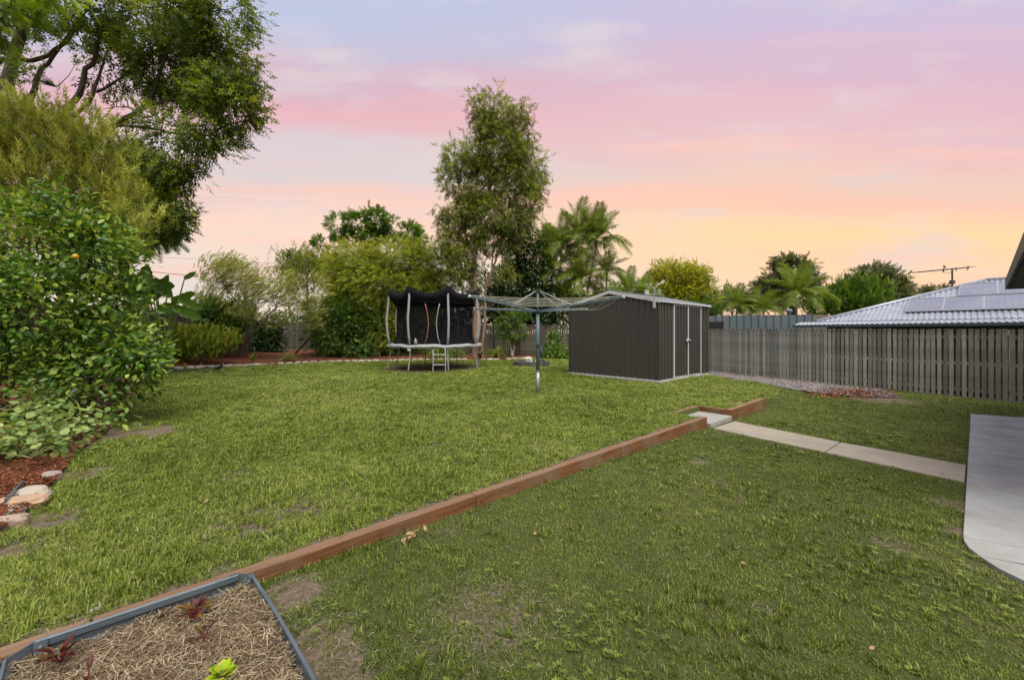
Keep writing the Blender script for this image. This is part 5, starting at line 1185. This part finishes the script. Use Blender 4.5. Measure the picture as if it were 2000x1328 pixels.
plant('back_thicket', 'shadowy thicket filling the gap behind the weeping tree and gum tree', 'thicket', Vector((P(850, 700, 24).x, 24, 0)), [B(870, 600, 50, 40, 24), B(900, 640, 60, 30, 24), B(840, 560, 25, 30, 25), B(650, 620, 50, 25, 24), B(560, 640, 60, 22, 24), B(960, 580, 35, 50, 24), B(1080, 600, 60, 35, 25.5), B(1140, 600, 50, 30, 25.5)], SPR2, 900, 5, .3, (.3, .5), F_mid, 'out', M_bark_d, [([Vector((P(850, 700, 24).x, 24, 0)), P(870, 600, 24)], .12, .06)], limbs=2, tone=-.15)
plant('left_back_shrubbery', 'mixed dark shrubbery behind the paddle-leaved plant at the left fence', 'shrub', Vector((-13.6, 15.8, .1)), [B(400, 620, 30, 30, 16.4), B(430, 640, 40, 20, 16.6), B(380, 640, 22, 14, 15.6), B(460, 610, 40, 22, 18)], SPR2, 420, 5, .2, (.2, .35), F_dark, 'out', M_bark_d, [], limbs=3, tone=.1)

# ------------------------------------------------------------------ neighbour's house
dN = Vector((.642, -.766, 0)); nN = Vector((.766, .642, 0)); CN = Vector((13.54, 17.7, 1.72)); TP = .361; T_R = 4.82; LRF = 13.0
NH = thing('neighbour_house', (18, 16, -.9), 'neighbouring house with silver corrugated hip roof showing above the right fence', 'house')
def rp_(s, tt, dz=0): q = CN+dN*s+nN*tt; return Vector((q.x, q.y, CN.z+tt*TP+dz))
pitch = .15; rws = []; ns = int(LRF/pitch*5)
for k in range(ns+1):
    s = LRF*k/ns; tm = min(s, T_R); z = .022*(1 if math.sin(2*math.pi*s/pitch) > 0 else -1)*abs(math.sin(2*math.pi*s/pitch))**.6
    rws.append([rp_(s, 0, z), rp_(s, tm, z)])
roof = obj('roof', MB().grid(rws), M_galvroof, NH)
bk = MB(); c0 = rp_(0, 0); cR = rp_(T_R, T_R); cR2 = rp_(LRF, T_R)
def flat(s, tt, z): q = CN+dN*s+nN*tt; return Vector((q.x, q.y, z))
bk.add([c0, cR, flat(0, 2*T_R, CN.z)], [(0, 1, 2)]); bk.add([cR, cR2, flat(LRF, 2*T_R, CN.z), flat(0, 2*T_R, CN.z)], [(0, 1, 2, 3)])
obj('rear_roof', bk, M_galvroof, NH)
obj('hip_cap', MB().tube([c0+Vector((0, 0, .02)), cR+Vector((0, 0, .03))], .07, 8).tube([cR+Vector((0, 0, .03)), cR2+Vector((0, 0, .03))], .07, 8), M_galvroof, NH, smooth=True)
rws = []
for k in range(ns+1):
    s = -.6+(LRF+.6)*k/ns; z = .016*(1 if math.sin(2*math.pi*s/pitch) > 0 else -1)*abs(math.sin(2*math.pi*s/pitch))**.6
    a = CN+dN*s; b = a-nN*1.0; rws.append([(b.x, b.y, 1.565+z), (a.x, a.y, 1.70+z)])
obj('veranda_roof', MB().grid(rws), M_galvroof, NH)
g0 = CN-dN*.62-nN*1.04; g1 = CN+dN*LRF-nN*1.04
obj('gutter', MB().bar((g0.x, g0.y, 1.505), (g1.x, g1.y, 1.505), .11, .10), surf('navy_gutter', (.035, .06, .085), (.03, .05, .07), 9, .4), NH)
obj('wall', MB().prism([tuple((CN+dN*.3+nN*.3).xy), tuple((CN+dN*LRF+nN*.3).xy), tuple((CN+dN*LRF+nN*9).xy), tuple((CN+dN*.3+nN*9).xy)], -.95, 1.68), surf('shade_dark_wall', (.055, .045, .04), (.04, .032, .03), 6, .9), NH)  # unseen wall coloured dark to stand in for shade behind the paling gaps
M_solar = surf('solar_cells', (.20, .22, .28), (.16, .18, .24), 5, .22, c3=(.30, .25, .24), scale3=1.2, amt3=.5, spec=.7)
M_alu = surf('aluminium', (.55, .56, .6), (.45, .46, .5), 12, .35, metal=.5)
def solar(s0, t0, row, k):
    w, l = 1.0, 1.62; root = thing('solar_panel', rp_(s0+w/2, t0+l/2), '', 'solar panel', 'solar panels on the neighbour roof')
    up = (nN+Vector((0, 0, TP))).normalized(); nn = dN.cross(up).normalized(); nn = nn if nn.z > 0 else -nn; Lf = math.sqrt(1+TP*TP)
    def q(s, tt, hh=.08): return rp_(s0+s, t0+tt)+nn*hh
    mb = MB(); 
    for i in range(6):
        a0, a1 = .02+i*(w-.04)/6+.004, .02+(i+1)*(w-.04)/6-.004
        mb.add([q(a0, .03), q(a1, .03), q(a1, l-.03), q(a0, l-.03)], [(0, 1, 2, 3)])
    obj('cell_column', mb, M_solar, root)
    fm = MB()
    for a, b in ((q(0, 0, .075), q(w, 0, .075)), (q(0, l, .075), q(w, l, .075)), (q(0, 0, .075), q(0, l, .075)), (q(w, 0, .075), q(w, l, .075))): fm.bar(a, b, .025, .04, up=tuple(nn))
    fm.add([q(.0, .0, .07), q(w, .0, .07), q(w, l, .07), q(.0, l, .07)], [(0, 1, 2, 3)])
    obj('frame', fm, M_alu, root); return root
ords = ('leftmost', 'second', 'third', 'fourth')
for k in range(4): solar(2.74+k*1.03, .8, 0, k)['label'] = 'solar panel in the lower row on the silver roof, %s from the left' % ords[k]
for k in range(3): solar(4.12+k*1.03, 2.56, 1, k)['label'] = 'solar panel in the upper row on the silver roof, %s from the left' % ords[k]
# antenna
hp = rp_(3.9, 3.9); mx_ = (1860-1000)/F; AN = thing('tv_antenna', hp, 'thin television antenna with a long horizontal boom on the neighbour roof hip', 'antenna')
top = hp.copy(); top.z = CAMZ+126/F*hp.y
M_ant = surf('antenna_metal', (.06, .055, .06), (.04, .04, .045), 9, .5)
obj('mast', MB().tube([hp, top], .03, 8), M_ant, AN); obj('mast_clamp', MB().box(hp+Vector((0, 0, .28)), (.14, .12, .16)), M_ant, AN)
bl, brr = P(1789, 532, hp.y), P(1893, 522.5, hp.y); obj('boom', MB().tube([bl, brr], .022, 6), M_ant, AN)
em = MB()
for u in np.linspace(.02, .98, 22): c = bl.lerp(brr, u); em.tube([c+Vector((0, -.32, 0)), c+Vector((0, .32, 0))], .008, 4)
em.tube([P(1845, 519, hp.y), P(1842, 532, hp.y)], .02, 5); em.tube([P(1848, 523, hp.y), P(1842, 519, hp.y)], .018, 5); em.tube([P(1867, 522, hp.y), P(1868, 530, hp.y)], .014, 5); em.tube([P(1891, 519, hp.y), P(1891, 526, hp.y)], .018, 5); em.tube([P(1893, 522, hp.y), P(1888, 528, hp.y)], .016, 5)
obj('elements', em, M_ant, AN); obj('cable', MB().tube([P(1840, 527, hp.y), P(1845, 532, hp.y), P(1858, 534, hp.y)], .01, 5), M_ant, AN)

# neighbour's metal shed
BS = thing('metal_garage', (12, 23, -.9), 'long low blue-grey corrugated metal shed behind the fence', 'shed')
p1, p2, p3 = Vector((8.6, 24.2)), Vector((16.2, 21.4)), Vector((18.3, 22.95))
M_bgrey = surf('blue_grey_steel', (.115, .15, .17), (.09, .125, .145), 5, .55, c3=(.16, .17, .17), scale3=1.2)
def corr(pa, pb_, z0, z1, pitch=.36, dep=.05):
    d = (pb_-pa); L = d.length; d.normalize(); n_ = Vector((d.y, -d.x)); rws = []; s = 0
    while s < L:
        for ds, o_ in ((0, 0), (.12, 0), (.16, dep), (.30, dep)):
            if s+ds <= L: q = pa+d*(s+ds)+n_*o_; rws.append([(q.x, q.y, z0), (q.x, q.y, z1)])
        s += pitch
    return MB().grid(rws)
obj('wall', corr(p1, p2, -.9, 2.2), M_bgrey, BS); obj('wall', corr(p2, p3, -.9, 2.2), surf('rusty_steel', (.2, .17, .14), (.14, .10, .07), 4, .8), BS)
obj('roof', MB().prism([tuple(p1), tuple(p2), tuple(p3), (10.7, 27)], 2.15, 2.21), M_bgrey, BS)
dv = (p2-p1).normalized(); o1 = p1+dv*(2.0); o2 = p1+dv*(3.75)
lvm = MB()
for z in np.arange(1.55, 1.86, .07): lvm.bar((o1.x-dv.y*-.08+.0, o1.y-.14, z), (o2.x, o2.y-.14, z), .02, .03)
wn = obj('louvre_window', MB().bar((o1.x, o1.y-.08, 1.70), (o2.x, o2.y-.08, 1.70), .06, .36), M_dk, BS); obj('louvre', lvm, M_dk, wn)
vq = P(1541, 616, 22.4); obj('roof_vent', MB().lathe(vq, [(.10, -.05), (.10, .18), (.17, .19), (.17, .29), (.12, .35), (.02, .37)], 14), surf('vent_grey', (.17, .21, .23), (.13, .17, .19), 9, .5), BS, smooth=True)

# own patio roof, right edge
HR = thing('patio_roof', (10, 6, 2.1), 'grey patio roof eave jutting in at the right edge of the photo', 'roof')
E1 = Vector((9.93, 8.0)); ed_ = Vector((-.765, -.645)).normalized(); inn = Vector((.67, -.742)); E0 = E1+ed_*8.5
M_fas = surf('grey_fascia', (.105, .12, .125), (.07, .08, .085), 5, .6, .2, c3=(.14, .15, .15), scale3=3); M_sof = surf('soffit', (.10, .105, .105), (.08, .085, .085), 5, .8)
obj('fascia', MB().bar((E0.x, E0.y, 2.18), (E1.x, E1.y, 2.18), .03, .20).bar((E1.x+inn.x*.02, E1.y+inn.y*.02, 2.18), (E1.x+inn.x*4, E1.y+inn.y*4, 2.18), .03, .20), M_fas, HR, bevel=.004)
q1 = E1+inn*.03-ed_*-.03; q0 = E0+inn*.03
obj('roof_sheet', MB().prism([tuple(q0), tuple(q0+inn*4), tuple(q1+inn*4), tuple(q1)], 2.24, lambda x, y: 2.262), M_galvroof, HR)
obj('soffit', MB().prism([tuple(q0), tuple(q0+inn*4), tuple(q1+inn*4), tuple(q1)], 2.098, 2.112), M_sof, HR)
b0_ = E0+inn*.35; b1_ = E1+inn*.35+ed_*.12; obj('beam', MB().bar((b0_.x, b0_.y, 2.045), (b1_.x, b1_.y, 2.045), .06, .10), M_fas, HR)
for u in (.55, 3.9):
    c = E1+ed_*2.2+inn*u*1.0 if u > 1 else E1+ed_*4.2+inn*.35
    obj('post', MB().box((c.x, c.y, (float(h(c.x, c.y))+2.0)/2), (.09, .09, 2.0-float(h(c.x, c.y))), .7), M_fas, HR)

# wires
def wire(a, b, sag, r, label):
    a, b = Vector(a), Vector(b); obj('power_line', MB().tube([a.lerp(b, u)-Vector((0, 0, sag*4*u*(1-u))) for u in np.linspace(0, 1, 20)], r, 5), M_dk, label=label, cat='power line')
wire(P(60, 500, 32), P(620, 556, 32), .3, .022, 'lower dark overhead wire crossing the sky left of the tea tree')
wire(P(60, 478, 60), P(560, 515, 60), .4, .018, 'upper faint overhead wire crossing the sky on the left')

# seedlings in the garden bed -----------------------------------------
def seedling(px, py, n, L, label, mat, wd=.33):
    q = Vector((0, 0, 0)); Yq_ = (CAMZ-.02)*F/(py-651); q = Vector(((px-1000)/F*Yq_, Yq_, .015)); root = thing('beet_seedling' if mat is F_red else 'herb_seedling', q, label, 'seedling')
    lm = T_leaf8(wd, .1, .35)
    for k in range(n):
        ph = k*2.399+random.uniform(-.3, .3); th = random.uniform(.25, 1.05); e = Vector((math.cos(ph)*math.sin(th), math.sin(ph)*math.sin(th), math.cos(th))); st_ = q+e*L*.45; l = L*random.uniform(.6, 1.0)
        me = scatter('leaf', lm, np.array([tuple(st_-q)]), np.array([tuple(e+Vector((0, 0, -.25)))]), np.array([[-e.x*.5, -e.y*.5, 1.]]), np.array([l*.75]), np.array([random.random()])); o = link('leaf', me, mat, root)
        obj('stalk', MB().tube([q, st_], .0022, 5), bpy.data.materials.get('beet_stalk') or surf('beet_stalk', (.18, .02, .03), (.12, .02, .02), 9, .5) if mat is F_red else M_stem, o)
seedling(378, 1203, 20, .078, 'largest red-leaved beet seedling, nearest the far corner of the garden bed', F_red)
seedling(396, 1245, 8, .062, 'small sparse red beet seedling in the middle of the straw', F_red)
seedling(118, 1290, 14, .085, 'red and green beet seedling at the left end of the garden bed', F_red)
seedling(172, 1325, 3, .07, 'tiny red beet seedling cut by the bottom edge of the photo', F_red)
seedling(433, 1322, 34, .05, 'bright lime green herb seedling at the bottom edge of the straw bed', F_lime, .9)

# fallen leaves ----------------------------------------------------------
M_fl = [surf('dry_leaf_tan', (.42, .27, .15), (.3, .17, .09), 12, .8), surf('dry_leaf_red', (.26, .08, .04), (.18, .06, .03), 12, .8)]
flm = []
for k in range(4):
    V_, T_ = T_leaf8(random.uniform(.4, .7), .12, random.uniform(-.3, .3)); m_ = fastmesh('fallen_leaf', V_*.055, T_); m_.materials.append(M_fl[k % 2]); flm.append(m_)
fpx = [(1005, 770, 0, 'tan leaf left of the clothes line post'), (660, 770, 1, 'reddish leaf on the back lawn in front of the dark glossy shrub'), (395, 800, 0, 'pale leaf farthest left in the middle of the upper lawn'), (617, 820, 1, 'red-brown leaf in the middle of the upper lawn'),
 (572, 828, 0, 'pale tan leaf next to the red-brown leaf in mid lawn'), (830, 820, 1, 'dark red leaf centred below the trampoline'), (872, 828, 1, 'larger red leaf right of the one below the trampoline'), (740, 745, 0, 'tiny leaf just in front of the trampoline'), (1085, 770, 1, 'dark leaf right of the clothes line post'),
 (333, 866, 1, 'reddish leaf beside the bare patch near the citrus tree'), (371, 866, 0, 'tan leaf a hand to the right of the bare patch near the citrus tree'), (400, 988, 0, 'curled tan leaf on the near left lawn, the largest there'), (766, 1007, 0, 'tan leaf on the upper lawn just behind the timber edging'),
 (727, 936, 1, 'small red leaf on the upper lawn halfway along the timber edging'), (1043, 1047, 0, 'tan leaf near the middle of the lower lawn'), (1112, 1037, 1, 'reddish leaf right of the tan leaf mid lower lawn'), (1165, 975, 0, 'pale leaf on the lower lawn close below the timber edging'),
 (1255, 800, 1, 'red leaf between the shed corner and the timber edging'), (1440, 990, 1, 'reddish leaf on the lower lawn below the path start'), (1447, 1108, 0, 'tan leaf low in the right half of the lower lawn'), (1698, 1280, 0, 'brown curled leaf nearest the bottom right corner'), (775, 1100, 1, 'dark red leaf below the crumpled leaf cluster'),
 (1888, 806, 0, 'pale leaf at the far corner of the driveway slab'), (1850, 862, 0, 'pale leaf on the grass between the path and the driveway corner'), (1620, 830, 1, 'small dark leaf on the grass behind the path'), (1845, 931, 1, 'brown leaf lying on the path edge by the driveway')]
for (px, py, cx_, lab_) in fpx:
    q = G(px, py); o = bpy.data.objects.new('fallen_leaf', flm[cx_+2*random.randint(0, 1)]); COL.objects.link(o); o.location = q+Vector((0, 0, .028)); o.rotation_euler = (random.uniform(-.4, .4), random.uniform(-.4, .4), random.uniform(0, 6.28)); sc = random.uniform(.4, .62)*(1 if py > 900 else 1.4); o.scale = (sc,)*3
    o['category'] = 'leaf'; o['group'] = 'dry leaves fallen on the lawn'; o['label'] = lab_
q0 = G(812, 1052); LP = thing('leaf_cluster', q0, 'crumpled cluster of dry tan leaves lying below the timber edging', 'leaf cluster')
for k in range(9):
    V_, T_ = T_leaf8(random.uniform(.4, .7), .2, random.uniform(-.5, .5)); e = Vector((random.gauss(0, .03), random.gauss(0, .018), .015+random.random()*.02)); me = fastmesh('dry_leaf', V_*random.uniform(.035, .06), T_); o = link('dry_leaf', me, M_fl[0], LP); o.location = e; o.rotation_euler = (random.uniform(-.9, .9), random.uniform(-.9, .9), random.uniform(0, 6.28))
obj('twig', MB().tube([q0+Vector((.02, .02, .03)), q0+Vector((.07, .03, .04)), q0+Vector((.13, .01, .02))], .0018, 4), M_bark_d, LP)

# dry clippings lying on the thin patches
N = 260000; xs = RNG.uniform(-4.5, 4.5, N); ys = 1.0+6*RNG.random(N)**1.7
bv_ = bare(xs, ys); aa_ = (xs-OX)*UX+(ys-OY)*UY; bb_ = (xs-OX)*UY-(ys-OY)*UX
kp = (RNG.random(N) < np.clip(bv_*1.6+.02, 0, 1)) & ~inpoly(xs, ys, ppoly) & ~inpoly(xs, ys, slabpoly) & ~inpoly(xs, ys, pathpoly) & ~inpoly(xs, ys, bedpoly) & ~((bb_ > -.08) & (bb_ < .005) & (aa_ < 0)) & ~((aa_ > -.02) & (aa_ < .9) & (np.abs(bb_) < .6))
xs, ys = xs[kp], ys[kp]; N = len(xs); Ax = rdir(N); Ax[:, 2] *= .3
link('dry_clippings', scatter('dry_clippings', strw, np.stack([xs, ys, h(xs, ys)+.004+RNG.random(N)*.006], -1), Ax, np.tile([0, 0, 1.], (N, 1))+rdir(N)*.4, RNG.uniform(.008, .03, N), RNG.random(N)**1.5), foliage('dry_grass', (.13, .095, .055), (.30, .24, .15), (.56, .50, .37), .15, .7, .2, 6), kind='stuff')
# ------------------------------------------------------------------ grass
def tuft(seed, nb, rad, hgt, wid, lean, name):
    r = np.random.default_rng(seed); V_ = np.zeros((nb, 5, 3)); tone = np.repeat(np.clip(r.normal(.48, .33, nb), 0, 1), 5)
    pos = r.uniform(-rad, rad, (nb, 2)); ph = r.uniform(0, 2*np.pi, nb); e = np.stack([np.cos(ph), np.sin(ph), np.zeros(nb)], -1); s = np.stack([-np.sin(ph), np.cos(ph), np.zeros(nb)], -1)
    L = hgt*r.uniform(.55, 1.25, nb)[:, None]; ln_ = r.uniform(.3, 1, nb)[:, None]*lean; w = (wid*r.uniform(.7, 1.2, nb))[:, None]; up = np.array([[0, 0, 1.]])
    b = np.concatenate([pos, np.full((nb, 1), -.006)], 1); m1 = b+up*L*.55*(1-ln_*.3)+e*L*.35*ln_; tp = b+up*L*(1-ln_*.55)+e*L*ln_*1.0
    V_[:, 0] = b-s*w*.5; V_[:, 1] = b+s*w*.5; V_[:, 2] = m1-s*w*.5; V_[:, 3] = m1+s*w*.5; V_[:, 4] = tp
    base = (np.arange(nb)*5)[:, None]; T_ = np.concatenate([base+np.array([[0, 1, 3]]), base+np.array([[0, 3, 2]]), base+np.array([[2, 3, 4]])], 0)
    return fastmesh(name, V_.reshape(-1, 3), T_, tone)
def gn_instancer(name, pts, rot, scl, idx, protos, kind='stuff'):
    me = bpy.data.meshes.new(name); me.vertices.add(len(pts)); me.vertices.foreach_set('co', pts.astype(np.float32).ravel())
    for nm, ty, da in (('rot', 'FLOAT_VECTOR', rot), ('scl', 'FLOAT_VECTOR', scl)):
        a = me.attributes.new(nm, ty, 'POINT'); a.data.foreach_set('vector', da.astype(np.float32).ravel())
    a = me.attributes.new('idx', 'INT', 'POINT'); a.data.foreach_set('value', idx.astype(np.int32)); me.update()
    o = bpy.data.objects.new(name, me); COL.objects.link(o); o['kind'] = kind
    ng = bpy.data.node_groups.new(name+'_nodes', 'GeometryNodeTree'); ng.interface.new_socket('Geometry', in_out='INPUT', socket_type='NodeSocketGeometry'); ng.interface.new_socket('Geometry', in_out='OUTPUT', socket_type='NodeSocketGeometry')
    N_ = ng.nodes; gi = N_.new('NodeGroupInput'); go = N_.new('NodeGroupOutput'); iop = N_.new('GeometryNodeInstanceOnPoints'); gti = N_.new('GeometryNodeGeometryToInstance')
    m2p = N_.new('GeometryNodeMeshToPoints'); ng.links.new(gi.outputs[0], m2p.inputs['Mesh']); ng.links.new(m2p.outputs[0], iop.inputs['Points'])
    for p_ in reversed(protos):
        oi = N_.new('GeometryNodeObjectInfo'); oi.inputs['Object'].default_value = p_; oi.transform_space = 'ORIGINAL'
        ng.links.new(oi.outputs['Geometry'], gti.inputs[0])
    iop.inputs['Pick Instance'].default_value = True; ng.links.new(gti.outputs[0], iop.inputs['Instance'])
    for nm, ty, sock in (('rot', 'FLOAT_VECTOR', 'Rotation'), ('scl', 'FLOAT_VECTOR', 'Scale'), ('idx', 'INT', 'Instance Index')):
        na = N_.new('GeometryNodeInputNamedAttribute'); na.data_type = ty; na.inputs['Name'].default_value = nm
        ng.links.new([q for q in na.outputs if q.enabled and q.name == 'Attribute'][0], iop.inputs[sock])
    ng.links.new(iop.outputs[0], go.inputs[0]); md = o.modifiers.new('instances', 'NODES'); md.node_group = ng; return o
protoU = []; protoL = []
HID = bpy.data.collections.new('grass_tuft_sources')      # source meshes, never linked to the scene
for k in range(5):
    me = tuft(10+k, (62, 50, 40, 62, 30)[k], .06, (.05, .058, .066, .045, .08)[k], (.0048, .006, .0078, .005, .009)[k], 1.25, 'tuft'); me.materials.append(M_grassU); o = bpy.data.objects.new('tuft_source', me); protoU.append(o)
for k in range(4):
    me = tuft(30+k, (90, 75, 60, 95)[k], .058, (.024, .029, .034, .021)[k], (.0032, .0038, .0048, .003)[k], 1.0, 'tuft'); me.materials.append(M_grassL); o = bpy.data.objects.new('tuft_source', me); protoL.append(o)
for k in range(2):
    me = tuft(50+k, 26, .045, .06, .008, 1.0, 'tuft'); me.materials.append(M_grassL); o = bpy.data.objects.new('tuft_source', me); protoL.append(o)
def weed(seed):
    r_ = np.random.default_rng(seed); n = 16; ph = np.arange(n)*2.4; rr = .012+.03*np.sqrt(np.arange(n)/n); e = np.stack([np.cos(ph), np.sin(ph), np.zeros(n)], -1)
    return scatter('weed', T_leaf8(.55, .08, .25), e*rr[:, None]*.6+np.array([0, 0, .012]), e+np.array([0, 0, .55]), -e*.5+np.array([0, 0, 1.]), r_.uniform(.016, .03, n), np.clip(r_.normal(.42, .15, n), 0, 1))
for k in range(2):
    me = weed(70+k); me.materials.append(M_grassL); protoL.append(bpy.data.objects.new('weed_source', me)); 
WEEDS = [(*G(1800, 1130).xy, .55), (*G(600, 1230).xy, .22), (*G(1150, 1250).xy, .35), (*G(900, 1270).xy, .25), (*G(1450, 900).xy, .5), (*G(1750, 860).xy, .5)]
shedpoly = [tuple((SH.matrix_basis @ Vector(q)).xy) for q in ((-.08, -.08, 0), (SL+.08, -.08, 0), (SL+.08, SWd+.08, 0), (-.08, SWd+.08, 0))]
def lawn_points():
    out = []; yv = 1.15
    while yv < 22:
        s = (.030+.0105*yv)*.92; hw = 1.40*yv+.8; xs_ = np.arange(-hw, hw, s); out.append(np.stack([xs_+RNG.uniform(-.5, .5, len(xs_))*s, np.full(len(xs_), yv)+RNG.uniform(-.5, .5, len(xs_))*s, np.full(len(xs_), s)], -1)); yv += s
    return np.concatenate(out)
LPt = lawn_points(); ea = RNG.uniform(-7, -.02, 420); ea2 = RNG.uniform(.85, 2.6, 70)
for ea_, bb0, n_ in ((ea[:260], .012, 260), (ea[260:], -.088, 160), (ea2, .055, 70)):
    eb_ = bb0+np.abs(RNG.normal(0, .012, n_))*(1 if bb0 > 0 else -1); LPt = np.concatenate([LPt, np.stack([OX+ea_*UX+eb_*UY, OY+ea_*UY-eb_*UX, np.full(n_, .035)], -1)])
x, y, s = LPt.T
a = (x-OX)*UX+(y-OY)*UY; b = (x-OX)*UY-(y-OY)*UX
bad = inpoly(x, y, bedpoly) | inpoly(x, y, pathpoly) | inpoly(x, y, slabpoly) | inpoly(x, y, shedpoly) | inpoly(x, y, gravpoly) | inpoly(x, y, ppoly)
bad |= (a < .0) & (a > -8) & (b > -.085) & (b < .006); bad |= (a > .79) & (a < 2.5) & (b > -.05) & (b < .06); bad |= (a > -.0) & (a < .87) & (b > -.53) & (b < .06)
distf = -((x-FR0[0])*_fd[1]-(y-FR0[1])*_fd[0]); bad |= distf < .12
bad |= (x < -12) | (y > 20.6) | (x < BK[-1][0]+.5)
bad |= np.hypot(x-rp.x, y-rp.y) < .72
bv = bare(x, y)+RNG.normal(0, .10, len(x)); 
keep = ~bad & (RNG.random(len(x)) > np.clip((bv-.12)*1.25, 0, .9))
x, y, s, a, b = x[keep], y[keep], s[keep], a[keep], b[keep]
hgt = h(x, y); upper = (b < 0) & (a < 2.6) | ((a >= 2.6) & (hgt > -.06))
print('tufts', len(x), 'upper', upper.sum())
for nm, msk, pr in (('upper_lawn_grass', upper, protoU), ('lower_lawn_grass', ~upper, protoL)):
    xx, yy, ss, hh_ = x[msk], y[msk], s[msk], hgt[msk]; n = len(xx)
    patch = .5+.5*np.sin(xx*3.1+np.sin(yy*2.3)*2)*np.sin(yy*3.7+xx*1.3)
    sxy = ss/.085*RNG.uniform(.9, 1.25, n); szz = (.68+.4*patch)*RNG.uniform(.75, 1.2, n)*(1+.3*sst((ss-.08)/.15))
    szz = szz*(1-.35*sst((ss-.1)/.1)) 
    idx = np.where(patch > .55, RNG.integers(1, 5, n), RNG.integers(0, 4, n)) if pr is protoU else RNG.integers(0, 4, n)
    if pr is protoL: idx = np.where(RNG.random(n) < .07+.25*(patch > .8), RNG.integers(4, 6, n), idx)
    if pr is protoL:
        wd_ = np.zeros(n)
        for (wx, wy, wr_) in WEEDS: wd_ = np.maximum(wd_, sst(1.3-np.hypot(xx-wx, yy-wy)/wr_))
        wk = RNG.random(n) < (.012+.28*wd_); idx = np.where(wk, RNG.integers(6, 8, n), idx)
    gn_instancer(nm, np.stack([xx, yy, hh_], -1), np.stack([RNG.normal(0, .1, n), RNG.normal(0, .1, n), RNG.uniform(0, 6.28, n)], -1), np.stack([sxy, sxy, szz], -1), idx, pr)
print('objects', len(bpy.data.objects), 'tris', sum(len(m.polygons)*2 for m in bpy.data.meshes if m.users))
